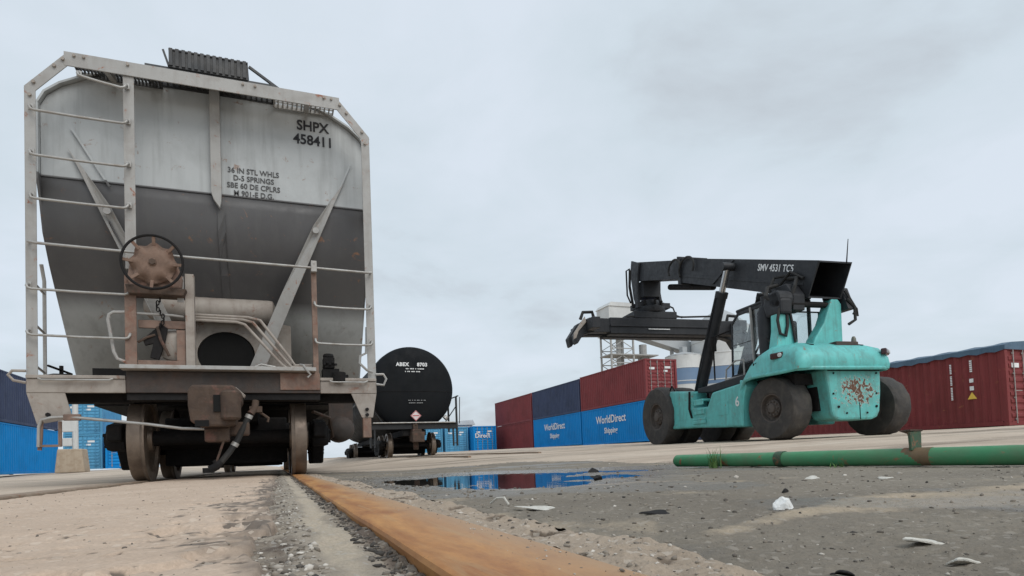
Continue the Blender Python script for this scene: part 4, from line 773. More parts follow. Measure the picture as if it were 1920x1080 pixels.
# ------------------------------------------------------------------ tank wagon
def tank_wagon():
    H = thing('tank_wagon', (4.45, 21.0, 0.25), 'black railway tank wagon seen end-on behind the hopper wagon', 'tank wagon')
    R, zc = 1.5, 2.42; b = MB()
    prof = [(0.0001, 0.0)]+[(R*math.sin(a), 0.34*(1-math.cos(a))) for a in np.linspace(0.12, math.pi/2, 14)]+[(R, 13.0)]+[(R*math.cos(a), 13.0+0.55*math.sin(a)) for a in np.linspace(0.2, math.pi/2-0.05, 8)]
    b.lathe(prof, (0, 0, zc), 'y', 72); tk = b.build('tank_shell', 'tank', H, smooth=40)
    b = MB(); b.lathe([(R+0.002, 0.60), (R+0.012, 0.61), (R+0.012, 0.66), (R+0.002, 0.67)], (0, 0, zc), 'y', 72, closed=True); b.build('weld_band', 'tank', tk)
    ra = lambda x, z: 0.34*(1-math.sqrt(max(0.0, 1-((x*x+(z-zc)**2)/R**2))))
    b = MB(); xs = np.linspace(-1.42, 1.42, 30); b.tube([(x, ra(x, zc-0.12)-0.004, zc-0.12) for x in xs], 0.010, 5); b.build('head_seam', 'grime', tk)
    b = MB(); b.box(-1.5, 1.5, -0.05, 0.05, 0.97, 1.15); b.box(-1.5, 1.5, -0.12, 0.7, 1.151, 1.18); es = b.build('end_platform', 'black', H, bevel=0.01)
    b = MB(); b.tube([(-1.45, -0.14, 1.19), (1.40, -0.14, 1.19)], 0.022, 8); b.build('platform_edge_rod', 'galv', es, smooth=True)
    b = MB(); b.box(-0.4, 0.4, 0.05, 13.3, 0.75, 0.95); b.build('centre_sill', 'grime', H)
    for s in (-1, 1):
        b = MB()
        for y in (0.0, 1.1):
            b.beam((s*1.52, y, 0.35 if y == 0 else 0.9), (s*1.52, y, 2.12), 0.06, 0.06, up=(0, 1, 0))
        b.tube([(s*1.52, -0.05, 2.12), (s*1.60, 0.0, 2.14), (s*1.60, 1.1, 2.14), (s*1.55, 13.0, 2.14)], 0.022, 6); b.tube([(s*1.62, 0.0, 1.15), (s*1.66, 0.0, 2.1)], 0.015, 6)
        b.beam((s*1.38, 0, 0.35), (s*1.38, 0, 1.0), 0.05, 0.05, up=(0, 1, 0)); b.tube([(s*1.38, 0, 0.45), (s*1.52, 0, 0.45)], 0.02, 6); b.tube([(s*1.1, 0.0, 1.2), (s*1.5, 0.0, 1.75)], 0.02, 6)
        b.build('handrail', 'black', H)
    b = MB(); b.tube([(1.05, -0.1, 1.32), (1.14, -0.1, 1.40)], [0.10, 0.07], 10); b.build('marker_cap', 'galv', H, smooth=True)
    b = MB(); b.box(-0.16, 0.16, -0.4, 0.2, 0.55, 0.95); b.prism([(-0.2, 0.5), (0.2, 0.5), (0.22, 0.85), (-0.22, 0.85)], -0.6, -0.35, 'y'); b.box(-0.09, 0.09, -0.12, -0.06, 0.25, 1.15); b.build('coupler', 'coupler', H, bevel=0.02)
    yp = ra(0.0, 1.36)-0.03
    b = MB(); b.prism([(0.02, 1.62), (0.21, 1.43), (0.02, 1.24), (-0.17, 1.43)], -0.16, -0.15, 'y'); pc = b.build('hazard_placard', 'placard', H)
    b = MB(); b.prism([(0.02, 1.615), (0.205, 1.43), (0.02, 1.245), (-0.165, 1.43), (-0.14, 1.43), (0.02, 1.27), (0.18, 1.43), (0.02, 1.59), (-0.14, 1.43), (-0.165, 1.43)], -0.163, -0.161, 'y')
    b.box(-0.10, 0.14, -0.163, -0.161, 1.415, 1.445); b.build('placard_print', 'placard_red', pc)
    b = MB(); b.beam((0.02, -0.14, 1.24), (0.02, -0.14, 1.1), 0.05, 0.02); b.build('placard_bracket', 'coupler', pc)
    fr = (math.pi/2, 0, 0)
    text('lettering', 'ABEX', 0.17, 'white_letter', H, (-0.36, ra(-0.36, 3.3)-0.05, 3.24), fr, bold=0.008, space=1.1)
    text('lettering', '8703', 0.17, 'white_letter', H, (0.34, ra(0.34, 3.3)-0.05, 3.24), fr, bold=0.008, space=1.1)
    for z, w, x0, mt in ((3.09, 0.62, -0.25, 'white_letter'), (2.99, 0.50, -0.28, 'white_letter'), (1.98, 0.65, -0.2, 'dim_letter'), (1.89, 0.48, -0.18, 'dim_letter')):
        b = MB(); x = x0
        while x < x0+w:
            l = random.choice((0.03, 0.04, 0.05)); hh = 0.035 if z > 2.5 else 0.025; yy = min(ra(x, z), ra(x+l, z))-0.03; b.box(x, x+l, yy-0.006, yy, z-hh/2, z+hh/2); x += l+random.choice((0.012, 0.012, 0.05))
        b.split('stencil_line', mt, H)
    running_gear(H, 1.75, 0.78, 0.44); running_gear(H, 12.0, 0.78, 0.44)
tank_wagon()

# ------------------------------------------------------------------ reach stacker  (local: x right, y forward, z up)
def chip_mat():
    m = M['teal_chip']; nt = m.node_tree; N = nt.nodes; L = nt.links; B = N['Principled BSDF']
    src = B.inputs['Base Color'].links[0].from_socket
    tc = N.new('ShaderNodeTexCoord'); V = tc.outputs['Object']
    sp = N.new('ShaderNodeSeparateXYZ'); L.new(V, sp.inputs[0])
    def term(sock, c, k):
        a = N.new('ShaderNodeMath'); a.operation = 'SUBTRACT'; L.new(sock, a.inputs[0]); a.inputs[1].default_value = c
        q = N.new('ShaderNodeMath'); q.operation = 'MULTIPLY'; L.new(a.outputs[0], q.inputs[0]); q.inputs[1].default_value = k
        r = N.new('ShaderNodeMath'); r.operation = 'POWER'; L.new(q.outputs[0], r.inputs[0]); r.inputs[1].default_value = 2; 
        ab = N.new('ShaderNodeMath'); ab.operation = 'MULTIPLY'; L.new(q.outputs[0], ab.inputs[0]); L.new(q.outputs[0], ab.inputs[1]); return ab.outputs[0]
    s = N.new('ShaderNodeMath'); s.operation = 'ADD'; L.new(term(sp.outputs[0], -0.22, 0.95), s.inputs[0]); L.new(term(sp.outputs[2], 1.02, 1.6), s.inputs[1])
    nz = noise(N, L, V, 9.0, 9, 0.70, 0.9, off=(3, 1, 7)); nd = mul(N, L, nz, 2.35)
    d = N.new('ShaderNodeMath'); d.operation = 'SUBTRACT'; L.new(nd, d.inputs[0]); L.new(s.outputs[0], d.inputs[1])
    rust = mixc(N, L, noise(N, L, V, 14, 6, 0.7), (0.025, 0.014, 0.010), (0.21, 0.095, 0.05))
    dh = mul(N, L, d.outputs[0], 0.5)
    c1 = mixc(N, L, ramp(N, L, dh, 0.50, 0.52).outputs[0], src, (0.50, 0.56, 0.52))     # primer shows first
    c2 = mixc(N, L, ramp(N, L, dh, 0.53, 0.55).outputs[0], c1, rust)
    L.new(c2, B.inputs['Base Color'])
chip_mat()
def tyre_mesh(r, w, rim):
    b = MB(); h = w/2
    b.lathe([(rim, -h*0.82), (rim+0.03, -h*0.9), (r*0.80, -h), (r*0.93, -h*0.96), (r*0.985, -h*0.80), (r, -h*0.55), (r*1.002, 0), (r, h*0.55), (r*0.985, h*0.80), (r*0.93, h*0.96), (r*0.80, h), (rim+0.03, h*0.9), (rim, h*0.82)], (0, 0, 0), 'x', 56, closed=True)
    n = 56
    for i, (x, y, z) in enumerate(b.v):                      # shallow lug grooves across each shoulder
        ring, k = divmod(i, n)
        if ring in (4, 5, 7, 8) and (k+(1 if ring > 6 else 0)) % 4 < 2: b.v[i] = (x, y*0.972, z*0.972)
    return b.mesh('tyre', 'tyre', smooth=22)
def rim_mesh(rim, w, s):
    b = MB(); h = w/2*0.85*s
    b.lathe([(rim, -h), (rim, h), (rim*0.93, h*0.98), (rim*0.88, h*0.55), (rim*0.62, h*0.45), (rim*0.58, h*0.75), (rim*0.34, h*0.85), (rim*0.30, h*1.05), (rim*0.1, h*1.1), (0.0001, h*1.1)], (0, 0, 0), 'x', 32)
    for k in range(10):
        a = k*0.628; b.lathe([(0.022, h*0.75), (0.022, h*0.95)], (0, rim*0.47*math.cos(a), rim*0.47*math.sin(a)), 'x', 6)
    return b.mesh('rim', 'rim', smooth=40)
def reach_stacker():
    H = thing('reach_stacker', (12.3, 10.75, 0.275), 'teal and black container reach stacker with raised boom and rust-scraped rear', 'reach stacker', rz=-math.radians(6))
    # wheels
    for x, y, r, w, s, steer in ((-1.46, 0.0, 0.74, 0.56, -1, 0.10), (1.42, 0.10, 0.74, 0.56, 1, 0.10), (-1.56, 5.2, 0.93, 0.56, -1, 0), (0.96, 5.2, 0.93, 0.56, 1, 0), (-0.88, 5.2, 0.92, 0.5, -1, 0), (0.30, 5.2, 0.92, 0.5, 1, 0)):
        t = link('wheel', tyre_mesh(r, w, r*0.44), H); t.location = (x, y, r-0.01); t.rotation_euler = (0, 0, steer)
        k = link('rim', rim_mesh(r*0.45, w, s), t)
    b = MB(); b.tube([(-1.4, 0, 0.72), (1.3, 0.05, 0.72)], 0.16, 10); b.tube([(-1.4, 5.2, 0.92), (0.9, 5.2, 0.92)], 0.25, 12); b.box(-0.9, 0.7, -0.5, 0.6, 0.5, 1.0); b.build('axle', 'grime', H, smooth=40)
    # chassis
    b = MB(); b.prism([(0.86, 0.36), (2.2, 0.41), (3.3, 0.47), (4.55, 0.49), (4.62, 1.30), (4.5, 1.64), (3.35, 1.50), (3.3, 1.05), (2.55, 1.0), (2.3, 1.36), (0.86, 1.47)], -1.70, -1.15, 'x'); ch = b.build('chassis_side', 'teal', H, bevel=0.05)
    b = MB(); b.prism([(0.86, 0.36), (4.55, 0.49), (4.62, 1.30), (4.5, 1.64), (3.35, 1.50), (0.86, 1.47)], 0.35, 0.9, 'x'); b.build('chassis_side', 'teal', H, bevel=0.05)
    b = MB(); b.box(-1.15, 0.35, 0.9, 4.5, 0.55, 1.2); b.box(-1.0, 0.3, -0.7, 0.9, 0.6, 1.45); b.build('chassis_floor', 'grime', H)
    b = MB(); b.prism([(0.9, 1.475), (2.6, 1.40), (3.3, 1.45), (3.3, 1.58), (2.4, 1.62), (0.9, 1.70)], -1.5, 0.5, 'x'); b.build('deck', 'boom', H, bevel=0.03)
    for k, (y0, z) in enumerate(((2.62, 0.66), (2.66, 0.92), (2.70, 1.18))):
        b = MB(); b.box(-1.73, -1.25, y0, y0+0.62-0.08*k, z, z+0.06); b.box(-1.73, -1.70, y0, y0+0.62-0.08*k, z-0.10, z); b.build('step', 'teal', ch, bevel=0.012)
    text('number', '6', 0.34, 'white_letter', ch, (-1.703, 1.22, 1.0), (math.pi/2, 0, -math.pi/2), bold=0.006)
    b = MB(); b.tube([(-1.72, 3.36, 1.5), (-1.74, 3.38, 1.0), (-1.72, 3.30, 0.75)], 0.03, 6); b.tube([(-1.68, 4.5, 1.66), (-1.70, 4.35, 1.78), (-1.70, 4.2, 1.62)], 0.025, 6); b.split('grab_handle', 'grime', ch, smooth=True)
    # rear hood over the steering wheels: swept rounded section
    ring = []
    prof = [(0.86, 1.42), (0.72, 1.62), (0.52, 1.86), (0.22, 2.08), (-0.15, 2.18), (-0.7, 2.12), (-1.02, 2.00), (-1.16, 1.82), (-1.20, 1.62), (-1.17, 1.50)]
    xs = [(-1.87, 0.55, 0.60), (-1.82, 0.78, 0.85), (-1.68, 0.93, 0.95), (-1.40, 1.0, 1.0), (-0.75, 1.0, 1.0), (-0.4, 1.0, 1.0), (0.15, 1.0, 1.0), (0.42, 0.93, 0.95), (0.56, 0.78, 0.85), (0.60, 0.55, 0.6)]
    vs = []
    for x, kz, ky in xs:
        for y, z in prof: vs.append((x, -0.2+(y+0.2)*(0.75+0.25*ky), 1.46+(z-1.46)*kz))
    n = len(prof); b = MB()
    fs = [(i*n+k, i*n+k+1, (i+1)*n+k+1, (i+1)*n+k) for i in range(len(xs)-1) for k in range(n-1)]+[tuple(range(n)), tuple((len(xs)-1)*n+k for k in range(n))]
    fs += [tuple(i*n for i in range(len(xs))), tuple(i*n+n-1 for i in range(len(xs)))]
    b.add(vs, fs); hd = b.build('rear_hood', 'teal', H, smooth=50)
    b = MB()
    xs2 = [-1.775, -1.74, -1.6, -1.3, -0.6, 0.1, 0.42, 0.56, 0.60]
    b.tube([(-1.84, 0.83, 0.40), (-1.85, 0.83, 1.0), (-1.86, 0.80, 1.28), (-1.88, 0.62, 1.46), (-1.88, 0.3, 1.50), (-1.88, -0.6, 1.48), (-1.80, -0.98, 1.50), (-1.5, -1.15, 1.50), (0.35, -1.18, 1.50), (0.56, -1.05, 1.50), (0.60, -0.8, 1.5)], 0.045, 8); b.build('hood_lip', 'teal', hd, smooth=True)
    # wheel-arch front edge
    b = MB(); b.prism([(0.86, 0.36), (0.86, 1.50), (0.70, 1.46), (0.62, 1.30), (0.74, 1.05), (0.80, 0.7), (0.80, 0.36)], -1.86, -1.2, 'x'); b.build('arch_panel', 'teal', H, bevel=0.02)
    b = MB(); b.box(-1.5, 0.4, -0.6, 0.8, 1.2, 1.45); b.build('engine_block', 'grime', H)
    # counterweight
    b = MB(); b.prism([(-1.05, 1.50), (0.44, 1.50), (0.42, 1.0), (0.36, 0.55), (0.28, 0.42), (0.14, 0.37), (-0.74, 0.37), (-0.88, 0.42), (-0.93, 0.55), (-0.98, 1.0)], -1.02, -0.35, 'y'); cw = b.build('counterweight', 'teal_chip', H, bevel=0.05)
    tag(cw, 'scraped counterweight panel with rust showing through the paint')
    b = MB(); b.lathe([(0.028, 0), (0.028, -0.02)], (-0.76, -1.02, 0.66), 'y', 10); b.lathe([(0.028, 0), (0.028, -0.02)], (0.26, -1.02, 0.66), 'y', 10); b.box(-0.20, -0.185, -1.028, -1.02, 0.38, 0.75); b.split('tow_hole', 'gap_shade', cw)
    for x, y, rz in ((-1.84, -0.52, 0.75), (0.47, -1.12, -0.5)):
        b = MB(); b.box(-0.17, 0.17, -0.07, 0.05, -0.07, 0.07); o = b.build('tail_lamp', 'lamp', hd, bevel=0.03); o.location = (x, y, 1.86); o.rotation_euler = (0, 0, -rz-0.6 if x < 0 else 0.6)
        b = MB(); b.lathe([(0.05, 0.0), (0.045, -0.02), (0.0001, -0.025)], (0.10, -0.07, 0), 'y', 12); b.build('lens', 'lampglass', o, smooth=True)
    b = MB(); b.lathe([(0.055, 2.08), (0.055, 2.14), (0.05, 2.2), (0.03, 2.25), (0.0001, 2.26)], (-0.08, -0.85, 0), 'z', 12); b.build('beacon', 'beacon', hd, smooth=True)
    # boom support towers
    b = MB(); b.prism([(-1.70, 2.0), (-1.02, 2.0), (-1.14, 2.35), (-1.22, 2.75), (-1.26, 3.02), (-1.34, 3.12), (-1.50, 3.12), (-1.58, 3.0), (-1.60, 2.5)], -0.30, -0.02, 'y'); tl = b.build('boom_tower', 'teal', H, bevel=0.03)
    b = MB(); b.prism([(-0.86, 2.0), (0.04, 2.0), (0.05, 2.6), (0.06, 3.10), (-0.03, 3.22), (-0.22, 3.22), (-0.30, 3.02), (-0.46, 2.65), (-0.72, 2.30)], -0.42, -0.12, 'y'); tr = b.build('boom_tower', 'teal', H, bevel=0.03)
    b = MB(); b.tube([(-1.6, -0.3, 3.1), (0.2, -0.3, 3.1)], 0.07, 10); b.build('pivot_shaft', 'grime', H, smooth=True)
    b = MB(); b.prism([(-0.35, 2.95), (0.0, 2.95), (0.25, 3.3), (0.22, 3.62), (-0.15, 3.62), (-0.38, 3.3)], -1.22, -0.90, 'x'); b.lathe([(0.20, -1.60), (0.20, -1.24)], (0, -0.2, 3.22), 'x', 16); b.prism([(-0.6, 2.95), (0.05, 2.95), (0.2, 3.4), (-0.4, 3.5)], 0.08, 0.28, 'x'); b.split('pivot_lug', 'boom', H, bevel=0.02)
    for pts, r in (([(-1.5, -0.1, 3.15), (-1.62, 0.05, 3.35), (-1.45, 0.2, 3.6), (-1.1, 0.3, 3.7)], 0.05), ([(-1.58, -0.33, 3.0), (-1.66, -0.35, 2.7), (-1.60, -0.34, 2.4), (-1.45, -0.34, 2.35), (-1.38, -0.33, 2.6), (-1.36, -0.3, 3.0)], 0.035), ([(-1.25, -0.3, 3.2), (-1.15, -0.35, 3.5), (-0.95, -0.2, 3.75), (-0.9, 0.2, 3.85)], 0.045), ([(-1.30, -0.32, 2.95), (-1.25, -0.34, 2.6), (-1.2, -0.34, 2.2)], 0.03)):
        b = MB(); b.tube(pts, r, 7); b.build('tower_hose', 'rubber', H, smooth=True)
    b = MB(); b.prism([(-0.40, 2.85), (0.12, 2.85), (0.22, 3.15), (0.12, 3.42), (-0.30, 3.42), (-0.42, 3.15)], -1.60, -1.28, 'x'); b.build('pivot_housing', 'boom', H, bevel=0.06)
    # panel gaps, hatch, vents and bolts on the hood
    for p, q in (((-1.30, 0.30, 2.06), (-1.30, -1.0, 2.03)), ((0.02, 0.30, 2.06), (0.02, -1.0, 2.03))):
        b = MB(); b.tube([Vector(p).lerp(Vector(q), t)+Vector((0, 0, 0.10*math.sin(math.pi*t))) for t in np.linspace(0, 1, 9)], 0.012, 5); b.build('panel_gap', 'gap_shade', hd)
    b = MB(); b.prism([(-0.62, -0.92), (-0.02, -0.92), (-0.02, -0.62), (-0.62, -0.62)], 2.02, 2.13, 'z'); b.build('engine_hatch', 'sill_dark', hd, bevel=0.02)
    for k in range(6):
        b = MB(); b.box(-1.865, -1.85, -0.15+k*0.085, -0.10+k*0.085, 1.62, 1.82); b.build('vent_slot', 'gap_shade', hd)
    b = MB()
    for x, z in ((-0.85, 1.40), (0.30, 1.40), (-0.88, 0.95), (0.28, 0.95), (-0.55, 0.52), (0.0, 0.52)): b.lathe([(0.022, 0), (0.022, -0.018)], (x, -1.02, z), 'y', 6)
    b.split('panel_bolt', 'grime', cw)
    b = MB(); b.box(-1.0, 0.40, -1.032, -1.022, 1.445, 1.465); b.build('panel_joint', 'gap_shade', cw)
    for x, y in ((-1.703, 3.6), (-1.703, 1.6)):
        b = MB(); b.box(x-0.004, x, y, y+0.5, 0.72, 1.05); b.split('service_cover', 'teal', ch, bevel=0.01)
    # boom: outer tube open at the rear, inner tube
    def tubeboom(name, prof_top, prof_bot, x0, x1, mat, wall, open_rear):
        b = MB(); (y0, zt0), (y1, zt1) = prof_top; (yb0, zb0), (yb1, zb1) = prof_bot
        def ringpts(yt, zt, yb, zb, d): return [(x0+d, yb, zb+d), (x1-d, yb, zb+d), (x1-d, yt, zt-d), (x0+d, yt, zt-d)]
        A = ringpts(y0, zt0, yb0, zb0, 0); Bq = ringpts(y1, zt1, yb1, zb1, 0); a = ringpts(y0, zt0, yb0, zb0, wall); bb = ringpts(y1-0.3, zt1-0.1, yb1-0.3, zb1-0.1, wall)
        b.add(A+Bq+a+bb, [(0, 1, 5, 4), (1, 2, 6, 5), (2, 3, 7, 6), (3, 0, 4, 7), (4, 5, 6, 7), (0, 1, 9, 8), (1, 2, 10, 9), (2, 3, 11, 10), (3, 0, 8, 11), (8, 9, 13, 12), (9, 10, 14, 13), (10, 11, 15, 14), (11, 8, 12, 15), (12, 13, 14, 15)])
        return b.build(name, mat, H)
    bo = tubeboom('boom', ((-0.80, 3.97), (5.0, 5.93)), ((-0.42, 3.22), (5.0, 5.16)), -0.86, 0.06, 'boom', 0.035, True)
    b = MB()
    for x in (-0.875, 0.065): b.prism([(-0.3, 3.62), (4.9, 5.38), (4.9, 5.30), (-0.3, 3.54)], x, x+0.012, 'x'); b.prism([(2.2, 4.95), (2.34, 5.0), (3.3, 4.62), (3.2, 4.58)], x-0.02, x+0.03, 'x')
    b.prism([(4.9, 5.95), (5.06, 6.0), (5.06, 5.1), (4.9, 5.06)], -0.90, 0.10, 'x'); b.split('boom_rib', 'boom', bo, bevel=0.006)
    ib = tubeboom('inner_boom', ((5.0, 5.88), (8.25, 6.85)), ((5.0, 5.28), (8.25, 6.15)), -0.78, -0.02, 'boom', 0.03, False)
    b = MB(); b.tube([(-0.4, 3.9, 4.72), (-0.4, 6.4, 5.42)], 0.10, 12); b.build('extension_cylinder', 'grime', bo, smooth=True)
    text('lettering', 'SMV 4531 TC5', 0.235, 'white_letter', bo, (-0.862, 0.62, 4.235), (math.pi/2+0.0, -0.325*0, -math.pi/2), bold=0.004, sx=0.92).rotation_euler = Matrix(((0, 0, -1), (-math.cos(0.325), -math.sin(0.325)*-1, 0), (-math.sin(0.325), math.cos(0.325), 0))).to_euler()
    for k, (p, q) in enumerate((((-0.92, 5.2, 5.95), 0.35), ((-0.92, 4.5, 5.75), 0.42))):
        b = MB(); b.tube([(-0.93, p[1]-q*math.cos(a), p[2]-0.3+q*0.8*math.sin(a)) for a in np.linspace(-0.6, 3.6, 14)], 0.035, 6); b.build('boom_hose', 'rubber', bo, smooth=True)
    b = MB(); b.tube([(-1.2, 0.0, 3.0), (-1.25, 0.4, 3.6), (-1.0, 0.5, 3.95), (-0.9, 0.1, 3.9)], 0.04, 6); b.tube([(-1.3, 0.0, 2.9), (-1.5, 0.3, 2.5), (-1.55, 0.1, 2.3), (-1.5, -0.1, 2.5)], 0.03, 6); b.tube([(0.1, -0.5, 3.4), (0.25, -0.6, 3.0), (0.25, -0.6, 2.7), (0.1, -0.55, 2.6)], 0.035, 6)
    b.tube([(0.1, -0.55, 3.2), (0.3, -0.6, 2.95), (0.32, -0.6, 2.8), (0.2, -0.6, 2.85)], 0.03, 6); b.tube([(-0.9, -0.35, 3.7), (-0.95, 0.0, 3.95), (-0.95, 0.6, 3.6), (-1.1, 0.4, 3.2)], 0.035, 6); b.split('hydraulic_hose', 'rubber', H, smooth=True)
    b = MB(); b.tube([(-0.1, -0.8, 3.95), (-0.02, -0.8, 4.5)], [0.015, 0.008], 6); b.build('antenna', 'grime', bo)
    # lift cylinders
    for x in (-1.05, 0.28):
        A, Bp = Vector((x, 3.95, 1.35)), Vector((x, 2.25, 4.78)); d = (Bp-A)
        b = MB(); b.tube([A, A+d*0.80], 0.155, 16); b.tube([A+d*0.78, A+d*0.82], 0.175, 16); b.tube([A+d*0.02+Vector((-0.18, 0, 0)), A+d*0.3+Vector((-0.2, 0, 0)), A+d*0.78+Vector((-0.17, 0, 0))], 0.03, 6); lc = b.build('lift_cylinder', 'boom', H, smooth=40)
        b = MB(); b.tube([A+d*0.80, Bp], 0.085, 12); b.build('cylinder_rod', 'rod', lc, smooth=40)
        b = MB(); b.tube([A-Vector((0.25, 0, 0)), A+Vector((0.25, 0, 0))], 0.14, 10); b.box(x-0.28, x-0.18, 3.7, 4.25, 0.9, 1.5); b.box(x+0.18, x+0.28, 3.7, 4.25, 0.9, 1.5); b.build('cylinder_pin', 'boom', lc, smooth=40)
        b = MB(); b.tube([Bp-Vector((0.18, 0, 0)), Bp+Vector((0.18, 0, 0))], 0.11, 10); b.build('cylinder_eye', 'boom', lc, smooth=40)
    # boom head, rotator, spreader
    b = MB()
    for x in (-0.86, 0.0): b.prism([(7.7, 6.65), (8.3, 6.92), (8.42, 6.5), (8.25, 5.5), (8.1, 5.2), (7.85, 5.2), (7.9, 5.6), (7.85, 6.2)], x, x+0.08, 'x')
    b.box(-0.70, -0.05, 7.75, 8.35, 5.45, 6.05); hd2 = b.build('boom_head', 'boom', H, bevel=0.02)
    for x in (-1.02, 0.14):
        b = MB(); b.tube([(x, 8.1, 6.5), (x-0.03, 8.12, 5.9), (x+0.05, 8.05, 5.1)], 0.05, 8); b.tube([(x, 8.1, 6.55), (x-0.1, 8.2, 6.5), (x-0.1, 8.2, 5.6), (x, 8.15, 5.3)], 0.03, 6); b.build('damper', 'grime', hd2, smooth=True)
    b = MB(); b.lathe([(0.55, 4.88), (0.58, 4.92), (0.58, 5.08), (0.40, 5.14), (0.36, 5.34), (0.2, 5.38)], (-0.35, 8.05, 0), 'z', 28); b.box(-0.95, 0.35, 7.75, 8.35, 5.05, 5.24); rt = b.build('rotator', 'boom', H, smooth=40)
    b = MB()
    for k in range(8): b.lathe([(0.05, 5.14), (0.05, 5.30)], (-0.35+0.47*math.cos(k*0.785), 8.05+0.47*math.sin(k*0.785), 0), 'z', 8)
    b.split('rotator_motor', 'grime', rt, smooth=40)
    b = MB(); b.box(-1.2, 0.5, 7.55, 8.55, 4.62, 4.88); b.box(-2.15, 2.1, 7.55, 7.95, 4.02, 4.62); b.box(-2.15, 2.1, 8.15, 8.55, 4.02, 4.62); sf = b.build('spreader_frame', 'boom', H, bevel=0.03)
    b = MB(); b.box(-2.15, 2.1, 7.50, 7.549, 4.30, 4.36); b.box(-2.15, 2.1, 7.50, 7.549, 4.05, 4.12); b.split('spreader_rib', 'boom', sf)
    b = MB(); b.box(-0.7, 0.15, 7.49, 7.499, 4.20, 4.23); b.build('alignment_mark', 'white_letter', sf)
    for s, x0 in ((-1, -2.15), (1, 2.1)):
        b = MB(); b.prism([(x0-s*0.2, 4.58), (x0+s*0.75, 4.60), (x0+s*0.98, 4.50), (x0+s*1.34, 3.98), (x0+s*1.28, 3.70), (x0+s*1.22, 3.68), (x0+s*1.02, 3.98), (x0+s*0.7, 4.08), (x0-s*0.2, 4.10)], 7.58, 7.92, 'y')
        b.prism([(x0-s*0.2, 4.58), (x0+s*0.75, 4.60), (x0+s*0.98, 4.50), (x0+s*1.34, 3.98), (x0+s*1.28, 3.70), (x0+s*1.22, 3.68), (x0+s*1.02, 3.98), (x0+s*0.7, 4.08), (x0-s*0.2, 4.10)], 8.18, 8.52, 'y')
        b.box(x0+s*0.6, x0+s*0.9, 7.0, 9.1, 4.12, 4.5); ea = b.build('spreader_arm', 'boom', H, bevel=0.02)
        b = MB(); b.prism([(x0+s*0.95, 4.62), (x0+s*1.38, 4.02), (x0+s*1.40, 3.80), (x0+s*1.30, 3.86), (x0+s*1.20, 4.10), (x0+s*0.90, 4.42)], 7.52, 7.575, 'y'); b.build('corner_guide', 'grime' if s > 0 else 'car_grey_dirty', ea, bevel=0.01)
        b = MB(); b.tube([(x0+s*0.55, 7.7, 4.62), (x0+s*0.6, 7.7, 4.82), (x0+s*0.95, 7.7, 4.80), (x0+s*1.05, 7.7, 4.55)], 0.06, 6); b.build('arm_hose', 'rubber', ea, smooth=True)
    b = MB(); b.tube([(-1.5, 7.6, 4.66), (-0.6, 7.6, 4.72), (0.8, 7.6, 4.70), (1.9, 7.6, 4.75)], 0.035, 6); b.tube([(0.2, 8.0, 5.3), (0.55, 7.9, 5.1), (0.6, 7.8, 4.8), (0.8, 7.7, 4.7)], 0.03, 6); b.split('spreader_hose', 'rubber', sf, smooth=True)
    # cab between the tower and the lift cylinder
    P = lambda y, z, x=-1.02: (x, y, z)
    b = MB()
    for x in (-1.02, -0.05):
        b.beam(P(1.35, 1.72, x), P(1.42, 3.42, x), 0.06, 0.06, up=(0, 1, 0)); b.beam(P(2.30, 1.72, x), P(2.22, 3.20, x), 0.05, 0.05, up=(0, 1, 0)); b.beam(P(2.22, 3.18, x), P(1.95, 3.40, x), 0.06, 0.06)
        b.beam(P(1.97, 3.40, x), P(0.45, 3.40, x), 0.07, 0.08); b.beam(P(0.5, 1.72, x), P(0.5, 3.40, x), 0.07, 0.07, up=(0, 1, 0)); b.beam(P(2.32, 1.76, x), P(0.5, 1.76, x), 0.06, 0.1); b.beam(P(2.29, 2.6, x), P(1.38, 2.6, x), 0.025, 0.025)
    cb = b.build('cab_frame', 'boom', H, bevel=0.01)
    b = MB(); b.box(-1.06, -0.01, 0.42, 2.0, 3.44, 3.52); b.build('cab_roof', 'boom', cb, bevel=0.03)
    b = MB(); b.beam((-1.07, 1.30, 1.72), (-1.07, 1.37, 3.44), 0.05, 0.04, up=(0, 1, 0)); b.build('door_post', 'car_grey', cb)
    for nm, pl, x in (('side_window', [(1.42, 1.85), (2.26, 1.85), (2.20, 3.16), (1.94, 3.36), (1.44, 3.36)], -1.03), ('side_window', [(0.56, 1.85), (1.32, 1.85), (1.36, 3.36), (0.56, 3.36)], -1.03), ('side_window', [(0.56, 1.85), (2.26, 1.85), (2.20, 3.16), (1.94, 3.36), (0.56, 3.36)], -0.04)):
        b = MB(); b.prism(pl, x, x+0.006, 'x'); b.build(nm, 'glass', cb)
    b = MB(); b.sheet([(-0.98, 1.8), (-0.09, 1.8), (-0.09, 3.15), (-0.98, 3.15)], lambda x, z: (x, 2.32-(z-1.8)*0.06, z), (0, 0.006, 0)); b.build('windscreen', 'glass', cb)
    b = MB(); b.box(-0.85, -0.3, 0.75, 1.25, 1.9, 2.35); b.box(-0.85, -0.3, 0.6, 0.78, 2.35, 2.95); b.build('seat', 'grime', cb, bevel=0.06)
    b = MB(); b.box(-0.96, -0.78, 0.62, 0.98, 2.35, 3.0); b.build('seat_cover', 'seat_red', cb, bevel=0.05)
    b = MB(); b.box(-0.8, -0.3, 1.95, 2.2, 1.8, 2.35); b.tube([(-0.55, 1.95, 2.35), (-0.55, 1.75, 2.55)], 0.03, 6); b.build('dashboard', 'grime', cb, bevel=0.04)
    b = MB(); b.box(-1.35, -1.1, 1.35, 2.2, 1.66, 1.71); b.tube([(-1.32, 2.18, 1.7), (-1.32, 2.15, 1.95), (-1.32, 1.75, 2.12), (-1.32, 1.4, 2.1), (-1.32, 1.4, 1.7)], 0.022, 6); b.build('cab_step', 'galv', H, smooth=40)
